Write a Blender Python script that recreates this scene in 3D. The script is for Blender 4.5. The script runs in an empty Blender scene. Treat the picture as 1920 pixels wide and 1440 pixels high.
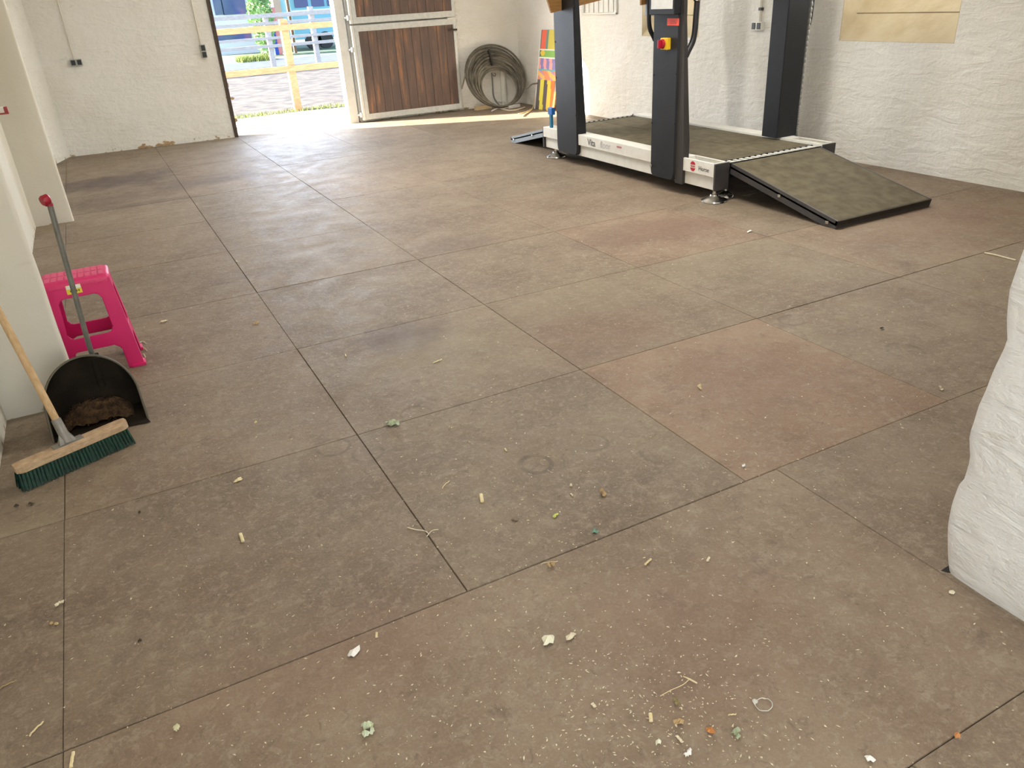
import bpy, bmesh, math, random
from mathutils import Vector, Matrix, noise
from math import pi, sin, cos, radians, atan2, tan

# ---------------------------------------------------------------- camera, world, sun, window light, exposure
S = bpy.context.scene
COL = S.collection
PITCH, ROLL, YAW, FPX, CAMH = 0.46748539, -0.06414677, 0.4530711, 1447.36, 1.46
fwd = Vector((sin(YAW)*cos(PITCH), cos(YAW)*cos(PITCH), -sin(PITCH)))
r0 = Vector((cos(YAW), -sin(YAW), 0)); u0 = r0.cross(fwd)
rt = r0*cos(ROLL) + u0*sin(ROLL); up = -r0*sin(ROLL) + u0*cos(ROLL)
cam = bpy.data.objects.new('camera', bpy.data.cameras.new('camera')); COL.objects.link(cam)
cam.data.sensor_width = 36; cam.data.lens = FPX/1920*36; cam.data.clip_start = 0.05; cam.data.clip_end = 400
M3 = Matrix((rt, up, -fwd)).transposed()
cam.matrix_world = Matrix.Translation((0, 0, CAMH)) @ M3.to_4x4()
S.camera = cam

SUN_DIR = Vector((0.885*cos(radians(20.6)), -0.466*cos(radians(20.6)), -sin(radians(20.6))))   # direction the light travels
w = bpy.data.worlds.new('world'); S.world = w; w.use_nodes = True
nt = w.node_tree; nt.nodes.clear()
sky = nt.nodes.new('ShaderNodeTexSky'); sky.sky_type = 'NISHITA'; sky.sun_disc = False
sky.sun_elevation = radians(21); sky.sun_rotation = radians(-62); sky.air_density = 1.0; sky.dust_density = 1.5; sky.ozone_density = 1.5
bg = nt.nodes.new('ShaderNodeBackground'); bg.inputs[1].default_value = 0.55
wo = nt.nodes.new('ShaderNodeOutputWorld')
nt.links.new(sky.outputs[0], bg.inputs[0]); nt.links.new(bg.outputs[0], wo.inputs[0])

sl = bpy.data.lights.new('sun', 'SUN'); sl.energy = 30.0; sl.angle = radians(0.6); sl.color = (1.0, 0.93, 0.80)
so = bpy.data.objects.new('sun', sl); COL.objects.link(so)
so.rotation_euler = SUN_DIR.to_track_quat('-Z', 'Y').to_euler(); so.location = (-8, 14, 6)

def area(name, loc, direction, sx, sy, power, color):
    l = bpy.data.lights.new(name, 'AREA'); l.shape = 'RECTANGLE'; l.size = sx; l.size_y = sy; l.energy = power; l.color = color
    o = bpy.data.objects.new(name, l); COL.objects.link(o); o.location = loc
    o.rotation_euler = Vector(direction).to_track_quat('-Z', 'Y').to_euler()
    return o
SKYC = (0.86, 0.93, 1.0)
area('daylight_window_right_near', (6.12, 4.48, 1.95), (-1, 0, 0.0), 1.0, 0.8, 16, (1.0, 0.97, 0.90))
area('daylight_window_right_far', (6.12, 7.29, 1.95), (-1, 0, 0.0), 0.95, 0.8, 14, (1.0, 0.97, 0.90))
area('daylight_doorway', (2.35, 11.15, 1.25), (0.40, -1, -0.05), 1.4, 2.0, 64, (0.70, 0.82, 1.0))
area('daylight_passage_left', (-0.60, -1.0, 1.6), (1, 0.25, -0.15), 1.1, 1.2, 17, (0.95, 0.97, 1.0))
area('daylight_passage_rear', (0.55, -2.9, 1.5), (0, 1, -0.05), 1.9, 1.9, 15, (1.0, 0.95, 0.86))
FILL_LAMPS = [(2.4, 7.2), (3.0, 4.0), (0.7, 1.6)]  # made-up ceiling lamps out of view, added to brighten the room
for lx_, ly_ in FILL_LAMPS: area('fill_light', (lx_, ly_, 2.655), (0, 0, -1), 1.15, 0.09, 46 if ly_ > 2 else 7, (1.0, 0.95, 0.86))
S.view_settings.view_transform = 'Standard'; S.view_settings.look = 'None'
S.view_settings.exposure = 0.64; S.view_settings.gamma = 1.0; S.view_settings.use_curve_mapping = False

# ---------------------------------------------------------------- helpers
def ray(x, y):
    return rt*((x-960)/FPX) + up*(-(y-720)/FPX) + fwd
def fl(x, y, z=0.0):
    d = ray(x, y); t = (z-CAMH)/d.z
    return Vector((0, 0, CAMH)) + d*t
def aty(x, y, Y):
    d = ray(x, y); return Vector((0, 0, CAMH)) + d*(Y/d.y)

def s2l(c):
    return tuple((v/12.92 if v <= 0.04045 else ((v+0.055)/1.055)**2.4) for v in c)
def hexc(r, g, b): return s2l((r/255, g/255, b/255))

def mat(name, color, rough=0.6, metal=0.0, spec=0.5, noise_amt=0.0, noise_scale=8.0, color2=None, bump=0.0, bump_scale=40.0, trans=0.0, stretch=(1, 1, 1)):
    m = bpy.data.materials.new(name); m.use_nodes = True
    n = m.node_tree.nodes; L = m.node_tree.links; p = n['Principled BSDF']
    p.inputs['Base Color'].default_value = (*color, 1); p.inputs['Roughness'].default_value = rough
    p.inputs['Metallic'].default_value = metal; p.inputs['Specular IOR Level'].default_value = spec
    tc = n.new('ShaderNodeTexCoord'); mp = n.new('ShaderNodeMapping'); mp.inputs['Scale'].default_value = stretch
    L.new(tc.outputs['Object'], mp.inputs[0])
    if color2 is not None:
        nz = n.new('ShaderNodeTexNoise'); nz.inputs['Scale'].default_value = noise_scale; nz.inputs['Detail'].default_value = 6
        rp = n.new('ShaderNodeValToRGB'); rp.color_ramp.elements[0].position = 0.35; rp.color_ramp.elements[1].position = 0.68
        rp.color_ramp.elements[0].color = (*color, 1); rp.color_ramp.elements[1].color = (*color2, 1)
        L.new(mp.outputs[0], nz.inputs['Vector']); L.new(nz.outputs['Fac'], rp.inputs[0]); L.new(rp.outputs[0], p.inputs['Base Color'])
    if bump > 0:
        nb = n.new('ShaderNodeTexNoise'); nb.inputs['Scale'].default_value = bump_scale; nb.inputs['Detail'].default_value = 5
        b = n.new('ShaderNodeBump'); b.inputs['Strength'].default_value = bump; b.inputs['Distance'].default_value = 0.01
        L.new(mp.outputs[0], nb.inputs['Vector']); L.new(nb.outputs['Fac'], b.inputs['Height']); L.new(b.outputs[0], p.inputs['Normal'])
    if trans: p.inputs['Transmission Weight'].default_value = trans
    return m

class MB:
    """collects geometry; becomes ONE mesh object"""
    def __init__(s): s.bm = bmesh.new()
    def box(s, x0, x1, y0, y1, z0, z1, bev=0.0, rot=None, org=None):
        r = bmesh.ops.create_cube(s.bm, size=1.0); vs = r['verts']
        for v in vs: v.co = Vector(((x0+x1)/2+(x1-x0)*v.co.x, (y0+y1)/2+(y1-y0)*v.co.y, (z0+z1)/2+(z1-z0)*v.co.z))
        if rot is not None: bmesh.ops.rotate(s.bm, verts=vs, cent=org or Vector((0, 0, 0)), matrix=rot)
        if bev > 0:
            es = list({e for v in vs for e in v.link_edges})
            bmesh.ops.bevel(s.bm, geom=es, offset=bev, segments=2, affect='EDGES', profile=0.6)
        return s
    def poly(s, pts):
        s.bm.faces.new([s.bm.verts.new(p) for p in pts]); return s
    def prism(s, pts, d):
        d = Vector(d); a = [s.bm.verts.new(p) for p in pts]; b = [s.bm.verts.new(Vector(p)+d) for p in pts]
        s.bm.faces.new(a); s.bm.faces.new(b[::-1]); n = len(a)
        for i in range(n): s.bm.faces.new((a[i], b[i], b[(i+1) % n], a[(i+1) % n]))
        return s
    def loft(s, rings, cap=True, closed=True):
        R = [[s.bm.verts.new(p) for p in r] for r in rings]; n = len(R[0])
        for i in range(len(R)-1):
            for j in range(n if closed else n-1):
                k = (j+1) % n
                s.bm.faces.new((R[i][j], R[i][k], R[i+1][k], R[i+1][j]))
        if cap and closed:
            s.bm.faces.new(R[0][::-1]); s.bm.faces.new(R[-1])
        return s
    def tube(s, pts, r, seg=10, cap=True, loop=False):
        pts = [Vector(p) for p in pts]; rings = []; n = len(pts)
        prev = None
        for i, p in enumerate(pts):
            if loop: t = pts[(i+1) % n]-pts[i-1]
            else: t = pts[min(i+1, n-1)]-pts[max(i-1, 0)]
            t.normalize()
            if prev is None:
                a = Vector((0, 0, 1)) if abs(t.z) < 0.9 else Vector((1, 0, 0)); u = t.cross(a).normalized()
            else:
                u = (prev - t*prev.dot(t)).normalized()
            prev = u; v = t.cross(u); rr = r[i] if isinstance(r, (list, tuple)) else r
            rings.append([p+(u*cos(2*pi*k/seg)+v*sin(2*pi*k/seg))*rr for k in range(seg)])
        if loop:
            rings.append(rings[0]); s.loft(rings, cap=False)
        else: s.loft(rings, cap=cap)
        return s
    def lathe(s, prof, cx, cy, cz=0, seg=24):
        rings = [[Vector((cx+r*cos(2*pi*k/seg), cy+r*sin(2*pi*k/seg), cz+z)) for k in range(seg)] for r, z in prof]
        s.loft(rings); return s
    def build(s, name, material, parent=None, smooth=False, loc=None, world=True):
        bmesh.ops.recalc_face_normals(s.bm, faces=s.bm.faces)
        me = bpy.data.meshes.new(name)
        off = Vector(loc) if loc is not None else Vector((0, 0, 0))
        if parent is not None and world: off = Vector(parent['_o'])
        if off.length > 0: bmesh.ops.translate(s.bm, verts=s.bm.verts, vec=-off)
        s.bm.to_mesh(me); s.bm.free()
        me.materials.append(material)
        if smooth:
            for p in me.polygons: p.use_smooth = True
            me.set_sharp_from_angle(angle=radians(40))
        o = bpy.data.objects.new(name, me); COL.objects.link(o)
        if parent is not None:
            o.parent = parent; o['_o'] = [off.x, off.y, off.z]
        else: o.location = off; o['_o'] = [off.x, off.y, off.z]
        return o

def empty(name, loc):
    o = bpy.data.objects.new(name, None); COL.objects.link(o); o.location = loc; o['_o'] = list(loc); o.empty_display_size = 0.1
    return o
def tag(o, label=None, cat=None, group=None, kind=None):
    if label: o['label'] = label
    if cat: o['category'] = cat
    if group: o['group'] = group
    if kind: o['kind'] = kind
    return o
def struct(o): o['kind'] = 'structure'; return o
def text_part(name, body, size, matrix, material, parent, depth=0.0008, bold=0.0, sx=1.0):
    c = bpy.data.curves.new(name, 'FONT'); c.body = body; c.size = size; c.extrude = depth; c.align_x = 'CENTER'; c.align_y = 'CENTER'; c.offset = bold
    t = bpy.data.objects.new(name+'_tmp', c); COL.objects.link(t)
    dg = bpy.context.evaluated_depsgraph_get(); me = bpy.data.meshes.new_from_object(t.evaluated_get(dg))
    COL.objects.unlink(t); bpy.data.objects.remove(t)
    off = Vector(parent['_o'])
    me.transform(Matrix.Translation(-off) @ matrix @ Matrix.Diagonal((sx, 1, 1, 1)))
    me.materials.clear(); me.materials.append(material)
    o = bpy.data.objects.new(name, me); COL.objects.link(o); o.parent = parent
    return o

rnd = random.Random(7)

# ---------------------------------------------------------------- materials
def plaster(name, base=(0.86, 0.845, 0.80), dirty=(0.70, 0.65, 0.56), strength=0.55, dirt=True):
    m = bpy.data.materials.new(name); m.use_nodes = True
    n = m.node_tree.nodes; L = m.node_tree.links; p = n['Principled BSDF']
    p.inputs['Roughness'].default_value = 0.85; p.inputs['Specular IOR Level'].default_value = 0.2
    g = n.new('ShaderNodeNewGeometry')
    n1 = n.new('ShaderNodeTexNoise'); n1.inputs['Scale'].default_value = 1.6; n1.inputs['Detail'].default_value = 5
    L.new(g.outputs['Position'], n1.inputs['Vector'])
    mx = n.new('ShaderNodeMix'); mx.data_type = 'RGBA'
    mx.inputs[6].default_value = (*base, 1); mx.inputs[7].default_value = (base[0]*0.93, base[1]*0.92, base[2]*0.89, 1)
    rp = n.new('ShaderNodeMapRange'); rp.inputs[1].default_value = 0.4; rp.inputs[2].default_value = 0.65
    L.new(n1.outputs['Fac'], rp.inputs[0]); L.new(rp.outputs[0], mx.inputs[0])
    last = mx.outputs[2]
    # scraped plaster marks: thin dark dashes
    mp = n.new('ShaderNodeMapping'); mp.inputs['Scale'].default_value = (2.3, 2.3, 7.5)
    L.new(g.outputs['Position'], mp.inputs[0])
    n2 = n.new('ShaderNodeTexNoise'); n2.inputs['Scale'].default_value = 1.9; n2.inputs['Detail'].default_value = 7; n2.inputs['Roughness'].default_value = 0.6
    n2.inputs['Distortion'].default_value = 0.6
    L.new(mp.outputs[0], n2.inputs['Vector'])
    r2 = n.new('ShaderNodeMapRange'); r2.inputs[1].default_value = 0.655; r2.inputs[2].default_value = 0.70; r2.inputs[4].default_value = 0.5
    L.new(n2.outputs['Fac'], r2.inputs[0])
    m2 = n.new('ShaderNodeMix'); m2.data_type = 'RGBA'; m2.inputs[7].default_value = (*dirty, 1)
    L.new(r2.outputs[0], m2.inputs[0]); L.new(last, m2.inputs[6]); last = m2.outputs[2]
    if dirt:   # splashes and chips near the floor
        sx = n.new('ShaderNodeSeparateXYZ'); L.new(g.outputs['Position'], sx.inputs[0])
        rz = n.new('ShaderNodeMapRange'); rz.inputs[1].default_value = 0.0; rz.inputs[2].default_value = 0.10; rz.inputs[3].default_value = 0.26; rz.inputs[4].default_value = 0.0
        L.new(sx.outputs[2], rz.inputs[0])
        n3 = n.new('ShaderNodeTexNoise'); n3.inputs['Scale'].default_value = 14; n3.inputs['Detail'].default_value = 6
        L.new(g.outputs['Position'], n3.inputs['Vector'])
        ad = n.new('ShaderNodeMath'); ad.operation = 'ADD'; L.new(rz.outputs[0], ad.inputs[0]); L.new(n3.outputs['Fac'], ad.inputs[1])
        r3 = n.new('ShaderNodeMapRange'); r3.inputs[1].default_value = 0.80; r3.inputs[2].default_value = 0.86
        L.new(ad.outputs[0], r3.inputs[0])
        m3 = n.new('ShaderNodeMix'); m3.data_type = 'RGBA'; m3.inputs[7].default_value = (0.42, 0.31, 0.20, 1)
        L.new(r3.outputs[0], m3.inputs[0]); L.new(last, m3.inputs[6]); last = m3.outputs[2]
    L.new(last, p.inputs['Base Color'])
    n4 = n.new('ShaderNodeTexNoise'); n4.inputs['Scale'].default_value = 9; n4.inputs['Detail'].default_value = 8; n4.inputs['Roughness'].default_value = 0.62
    L.new(g.outputs['Position'], n4.inputs['Vector'])
    sb = n.new('ShaderNodeMath'); sb.operation = 'MULTIPLY_ADD'; sb.inputs[1].default_value = 1.2
    L.new(n2.outputs['Fac'], sb.inputs[0]); L.new(n4.outputs['Fac'], sb.inputs[2])
    b = n.new('ShaderNodeBump'); b.inputs['Strength'].default_value = strength; b.inputs['Distance'].default_value = 0.035
    L.new(sb.outputs[0], b.inputs['Height']); L.new(b.outputs[0], p.inputs['Normal'])
    return m

M_plaster = plaster('white_rough_plaster')
M_plaster_right = plaster('white_rough_plaster_plain_foot', dirt=False, strength=0.6)
M_plaster_smooth = plaster('smooth_cream_plaster', base=(0.74, 0.71, 0.63), strength=0.10, dirty=(0.66, 0.62, 0.54))
M_ceiling = mat('ceiling_plaster', (0.78, 0.76, 0.71), 0.9, color2=(0.72, 0.70, 0.65), noise_scale=3)
M_tan = mat('bare_tan_render', (0.44, 0.36, 0.23), 0.8, color2=(0.52, 0.45, 0.31), noise_scale=5, bump=0.4, bump_scale=12)
M_concrete = mat('pale_concrete', (0.52, 0.50, 0.45), 0.85, color2=(0.60, 0.58, 0.53), noise_scale=6, bump=0.3)
M_galv = mat('galvanised_steel', (0.60, 0.61, 0.59), 0.5, 0.35, color2=(0.70, 0.71, 0.68), noise_scale=25)
M_whitesteel = mat('cream_white_paint', (0.80, 0.79, 0.73), 0.4, color2=(0.74, 0.72, 0.66), noise_scale=14)
M_anthracite = mat('anthracite_powder_coat', (0.011, 0.012, 0.015), 0.45, 0.0, spec=0.35, color2=(0.015, 0.016, 0.020), noise_scale=12)
M_black = mat('black_steel', (0.012, 0.012, 0.014), 0.5)
M_darkgrey = mat('dark_grey_steel', (0.050, 0.048, 0.050), 0.5, color2=(0.070, 0.063, 0.062), noise_scale=10)
M_deck = mat('olive_rubber_deck', (0.105, 0.086, 0.052), 0.75, color2=(0.158, 0.135, 0.084), noise_scale=13, bump=0.4, bump_scale=30, spec=0.25)
M_chrome = mat('chrome', (0.72, 0.71, 0.68), 0.22, 1.0)
M_wooddark = None
def wood(name, c1, c2, sc=(1, 1, 1), rough=0.7, ns=6.0, bump=0.3):
    return mat(name, c1, rough, color2=c2, noise_scale=ns, stretch=sc, bump=bump, bump_scale=14, spec=0.3)
M_handle = wood('pale_broom_wood', (0.50, 0.33, 0.17), (0.62, 0.44, 0.25), (14, 14, 1.5))
M_block = wood('worn_broom_block_wood', (0.40, 0.27, 0.16), (0.52, 0.38, 0.24), (6, 6, 20))
M_fence = wood('new_fence_timber', (0.36, 0.20, 0.11), (0.44, 0.27, 0.16), (2, 2, 9))
M_fence_pale = wood('weathered_pale_fence', (0.46, 0.42, 0.41), (0.56, 0.53, 0.51), (2, 2, 9))
M_ply = wood('orange_brown_board', (0.30, 0.15, 0.045), (0.38, 0.20, 0.070), (2, 2, 12), rough=0.5)
M_bristle = mat('green_bristle', (0.002, 0.022, 0.014), 0.5, color2=(0.004, 0.060, 0.034), noise_scale=60)
M_pink = mat('magenta_plastic', (0.72, 0.010, 0.16), 0.38, color2=(0.68, 0.008, 0.14), noise_scale=4)
M_pinktop = mat('magenta_plastic_ribbed', (0.74, 0.03, 0.17), 0.42, bump=0.2, bump_scale=120)
M_yellow = mat('yellow_sticker', (0.85, 0.68, 0.03), 0.4)
M_white = mat('white_label', (0.85, 0.84, 0.80), 0.45)
M_red = mat('red_plastic', (0.36, 0.010, 0.030), 0.35)
M_redlabel = mat('orange_red_label', (0.95, 0.08, 0.035), 0.45)
M_crimson = mat('crimson_print', (0.50, 0.012, 0.035), 0.5)
M_pan = mat('dark_dusty_sheet_metal', (0.014, 0.011, 0.008), 0.85, 0.0, spec=0.12, color2=(0.030, 0.022, 0.014), noise_scale=9, bump=0.2)
M_panhandle = mat('dull_grey_tube', (0.16, 0.165, 0.15), 0.45, 0.6, color2=(0.24, 0.24, 0.22), noise_scale=20)
M_dung = mat('brown_stable_sweepings', (0.032, 0.014, 0.006), 0.9, color2=(0.12, 0.066, 0.025), noise_scale=40, bump=0.8, bump_scale=60)
M_cable = mat('dusty_dark_cable', (0.085, 0.075, 0.058), 0.55, color2=(0.20, 0.175, 0.13), noise_scale=10)
M_sockdark = mat('dark_socket_face', (0.02, 0.022, 0.02), 0.4)
M_sockgrey = mat('grey_socket_box', (0.42, 0.43, 0.41), 0.5)
M_straw = mat('pale_straw', (0.70, 0.58, 0.30), 0.7, color2=(0.80, 0.70, 0.45), noise_scale=60)
M_chip = mat('pale_wood_chip', (0.78, 0.72, 0.55), 0.75, color2=(0.66, 0.56, 0.38), noise_scale=90)
M_leafgreen = mat('dried_grey_green_leaf', (0.30, 0.38, 0.22), 0.75, color2=(0.52, 0.55, 0.40), noise_scale=60)
M_leafbrown = mat('dried_brown_leaf', (0.40, 0.27, 0.12), 0.75, color2=(0.55, 0.40, 0.2), noise_scale=60)
M_orange = mat('orange_peel_bark', (0.60, 0.25, 0.07), 0.7, color2=(0.45, 0.2, 0.08), noise_scale=60)
M_darkbit = mat('dark_dirt_bit', (0.05, 0.035, 0.02), 0.8)
M_feather = mat('grey_white_down', (0.6, 0.6, 0.55), 0.9)
M_blue = mat('teal_blue_paint', (0.01, 0.13, 0.30), 0.35, color2=(0.01, 0.20, 0.30), noise_scale=12)
M_grass = mat('grass', (0.10, 0.17, 0.03), 0.8, color2=(0.28, 0.30, 0.07), noise_scale=20)
M_crack = mat('dark_gap', (0.02, 0.016, 0.012), 0.9)

# floor rubber mats -------------------------------------------------------
def rubber():
    m = bpy.data.materials.new('dusty_brown_rubber_mats'); m.use_nodes = True
    n = m.node_tree.nodes; L = m.node_tree.links; p = n['Principled BSDF']
    g = n.new('ShaderNodeNewGeometry'); at = n.new('ShaderNodeAttribute'); at.attribute_name = 'tint'
    def nz(scale, det, rough=0.5, vec=None, dist=0.0):
        t = n.new('ShaderNodeTexNoise'); t.inputs['Scale'].default_value = scale; t.inputs['Detail'].default_value = det; t.inputs['Roughness'].default_value = rough
        t.inputs['Distortion'].default_value = dist
        L.new(vec or g.outputs['Position'], t.inputs['Vector']); return t.outputs['Fac']
    def mr(v, a, b, c=0.0, d=1.0):
        t = n.new('ShaderNodeMapRange'); t.inputs[1].default_value = a; t.inputs[2].default_value = b; t.inputs[3].default_value = c; t.inputs[4].default_value = d
        L.new(v, t.inputs[0]); return t.outputs[0]
    def mix(f, a, b, typ='MIX'):
        t = n.new('ShaderNodeMix'); t.data_type = 'RGBA'; t.blend_type = typ
        if isinstance(f, float): t.inputs[0].default_value = f
        else: L.new(f, t.inputs[0])
        for i, v in ((6, a), (7, b)):
            if isinstance(v, tuple): t.inputs[i].default_value = (*v, 1)
            else: L.new(v, t.inputs[i])
        return t.outputs[2]
    def math(op, a, b):
        t = n.new('ShaderNodeMath'); t.operation = op
        for i, v in ((0, a), (1, b)):
            if isinstance(v, float): t.inputs[i].default_value = v
            else: L.new(v, t.inputs[i])
        return t.outputs[0]
    base = mix(mr(nz(2.2, 6, 0.6), 0.35, 0.65), (0.182, 0.133, 0.092), (0.258, 0.202, 0.143))
    base = mix(1.0, base, at.outputs['Color'], 'MULTIPLY')
    dust = mr(nz(15.0, 13, 0.82, dist=0.3), 0.49, 0.62, 0.0, 0.62)
    dust = math('MULTIPLY', dust, mr(nz(2.6, 4, 0.6), 0.38, 0.62, 0.35, 1.0))
    base = mix(dust, base, (0.345, 0.288, 0.210))
    dark = mr(nz(5.5, 11, 0.74, dist=0.35), 0.54, 0.68, 0.0, 0.55)
    base = mix(dark, base, (0.125, 0.085, 0.066))
    base = mix(mr(nz(38.0, 9, 0.75, dist=0.5), 0.53, 0.60, 0.0, 0.42), base, (0.37, 0.31, 0.23))
    base = mix(mr(nz(24.0, 9, 0.72, dist=0.9), 0.57, 0.64, 0.0, 0.42), base, (0.115, 0.080, 0.060))
    fine = mr(nz(120.0, 3, 0.6), 0.45, 0.7, 0.0, 0.22)
    base = mix(fine, base, (0.38, 0.33, 0.25))
    sx = n.new('ShaderNodeSeparateXYZ'); L.new(g.outputs['Position'], sx.inputs[0])
    wob = nz(5.0, 5, 0.6)
    def blot(cx, cy, rx, ry, amt, col):
        nonlocal base
        dx = math('DIVIDE', math('SUBTRACT', sx.outputs[0], cx), rx); dy = math('DIVIDE', math('SUBTRACT', sx.outputs[1], cy), ry)
        d = math('SQRT', math('ADD', math('MULTIPLY', dx, dx), math('MULTIPLY', dy, dy)), 0.0)
        d = math('ADD', d, math('MULTIPLY', math('SUBTRACT', wob, 0.5), 1.6))
        base = mix(mr(d, 0.45, 1.05, amt*0.8, 0.0), base, col)
    def ringm(cx, cy, r, wd, amt, ratio=1.0, mask=0.5):
        nonlocal base
        dx = math('SUBTRACT', sx.outputs[0], cx); dy = math('MULTIPLY', math('SUBTRACT', sx.outputs[1], cy), ratio)
        d = math('SQRT', math('ADD', math('MULTIPLY', dx, dx), math('MULTIPLY', dy, dy)), 0.0)
        d = math('ABSOLUTE', math('SUBTRACT', d, r), 0.0)
        f = mr(d, wd*0.4, wd, amt, 0.0)
        f = math('MULTIPLY', f, mr(nz(7.0, 2, 0.5), mask-0.04, mask+0.06, 0.0, 1.0))
        base = mix(f, base, (0.085, 0.060, 0.048))
    DK = (0.10, 0.068, 0.062)
    for a in ((0.05, 8.9, 0.75, 0.50, 0.85), (-0.05, 7.9, 0.45, 0.28, 0.5), (0.75, 8.2, 0.75, 0.30, 0.6), (0.25, 7.55, 0.5, 0.10, 0.6), (1.05, 3.35, 0.28, 0.24, 0.65), (1.9, 4.65, 0.35, 0.22, 0.4), (3.0, 4.1, 0.6, 0.3, 0.35)):
        blot(*a, DK)
    for a in ((1.85, 2.9, 0.45, 0.5, 0.30), (2.15, 2.1, 0.4, 0.35, 0.35), (3.2, 4.05, 0.55, 0.3, 0.35), (0.2, 1.5, 0.5, 0.2, 0.3), (1.0, 1.1, 0.35, 0.3, 0.3), (4.6, 3.1, 0.8, 0.3, 0.35)):
        blot(*a, (0.245, 0.140, 0.100))
    for a in ((1.2, 3.1, 0.5, 0.25, 0.25), (2.05, 3.3, 0.5, 0.35, 0.35), (3.1, 3.3, 0.7, 0.35, 0.2)):
        blot(*a, (0.30, 0.265, 0.175))
    for px, py, r, wd, am, ra in ((1005, 870, 0.052, 0.012, 0.75, 0.9), (625, 838, 0.060, 0.010, 0.55, 1.0), (690, 850, 0.055, 0.008, 0.4, 1.0), (1485, 600, 0.060, 0.012, 0.5, 1.0), (1697, 657, 0.065, 0.016, 0.55, 0.9), (1235, 850, 0.06, 0.010, 0.45, 1.0), (780, 775, 0.06, 0.008, 0.4, 1.0), (1110, 830, 0.055, 0.010, 0.5, 1.0)):
        q = fl(px, py); ringm(q.x, q.y, r, wd, am*0.62, ra, 0.47)
    L.new(base, p.inputs['Base Color'])
    L.new(mr(nz(6.0, 6, 0.6), 0.3, 0.7, 0.52, 0.70), p.inputs['Roughness']); p.inputs['Specular IOR Level'].default_value = 0.36
    b = n.new('ShaderNodeBump'); b.inputs['Strength'].default_value = 0.35; b.inputs['Distance'].default_value = 0.012
    L.new(math('ADD', nz(22.0, 8, 0.65), math('MULTIPLY', nz(160.0, 3), 0.25)), b.inputs['Height']); L.new(b.outputs[0], p.inputs['Normal'])
    return m
M_rubber = rubber()

# ---------------------------------------------------------------- room
def wall_y(x): return 11.03 - 0.0443*(x+0.4)        # inner face of the back wall

# floor: separate rubber mats of one floor, real seams between them
X_SEAMS = [-0.425, 0.577, 1.577, 2.572, 3.57, 4.57, 5.57, 6.2]
Y_SEAMS = [1.55, 2.555, 3.515, 4.48, 5.485, 6.49, 7.5, 8.42, 9.2, 10.35, 11.2]
bm = bmesh.new(); tint = bm.loops.layers.float_color.new('tint')
def mat_rect(x0, x1, y0, y1, t, gx=None):
    gap = rnd.uniform(0.0008, 0.0020); gapx = rnd.uniform(0.0004, 0.0013) if gx is None else gx
    jx = rnd.uniform(-.0004, .0004); jy = rnd.uniform(-.001, .001); top = rnd.uniform(-0.0012, 0.0)
    x0 += gapx+jx*(gx is None); x1 -= gapx-jx*(gx is None); y0 += gap+jy; y1 -= gap-jy; b = 0.0016
    o = [(x0, y0), (x1, y0), (x1, y1), (x0, y1)]; i = [(x0+b, y0+b), (x1-b, y0+b), (x1-b, y1-b), (x0+b, y1-b)]
    ib = [bm.verts.new((x, y, top)) for x, y in i]; mb = [bm.verts.new((x, y, top-0.003)) for x, y in o]; lb = [bm.verts.new((x, y, -0.035)) for x, y in o]
    fs = [bm.faces.new(ib)]
    for k in range(4):
        fs.append(bm.faces.new((mb[k], mb[(k+1) % 4], ib[(k+1) % 4], ib[k]))); fs.append(bm.faces.new((lb[k], lb[(k+1) % 4], mb[(k+1) % 4], mb[k])))
    for f in fs:
        for l in f.loops: l[tint] = (*t, 1)
def rt_tint(red=0.0):
    v = rnd.uniform(0.88, 1.08); return (v*(1.0+red*0.12), v*(1-red*0.05), v*(1-red*0.10))
RED = {(1.577, 1.55): 0.9, (2.572, 3.515): 0.7, (0.577, 0.60): 0.4, (1.577, 4.48): 0.3, (4.57, 2.555): 0.6, (3.57, 2.555): 0.4, (-0.425, 0.60): 0.25}
for i in range(len(Y_SEAMS)-1):
    xs = [-0.75]+X_SEAMS
    for j in range(len(xs)-1):
        if xs[j] > 1.7 and Y_SEAMS[i] < 0: continue
        y0, y1 = Y_SEAMS[i], Y_SEAMS[i+1]
        if xs[j] == -0.75: y0 += 0.0; 
        mat_rect(xs[j], xs[j+1], y0, y1, rt_tint(RED.get((xs[j], Y_SEAMS[i]), rnd.uniform(0, 0.35))))
for (x0, x1, y0, y1) in [(-0.75, -0.425, 0.6, 1.55), (-0.425, 1.71, 0.6, 1.55), (1.71, 2.7, 0.6, 1.55), (2.7, 3.7, 0.6, 1.55), (3.7, 4.7, 0.6, 1.55), (4.7, 6.2, 0.6, 1.55)]:
    mat_rect(x0, x1, y0, y1, rt_tint(RED.get((0.577 if x0 == 0.667 else x0, 0.6), 0.1)), 0.0007 if x0 < -0.5 else 0.0003)
for k in range(5):
    for j in range(4):
        mat_rect(-1.75+j+0.9, -0.85+j+0.1+0.9-0.0, 0.6-k-1, 0.6-k, rt_tint(0.2))
bmesh.ops.recalc_face_normals(bm, faces=bm.faces)
me = bpy.data.meshes.new('floor'); bm.to_mesh(me); bm.free(); me.materials.append(M_rubber)
floor = bpy.data.objects.new('floor', me); COL.objects.link(floor); struct(floor)
b = MB(); b.box(-1.2, 6.6, -4.6, 11.12, -0.12, -0.036); struct(b.build('trim_1', mat('dirt_filled_gap', (0.020, 0.015, 0.011), 0.95)))           # dark screed under the mats

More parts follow.
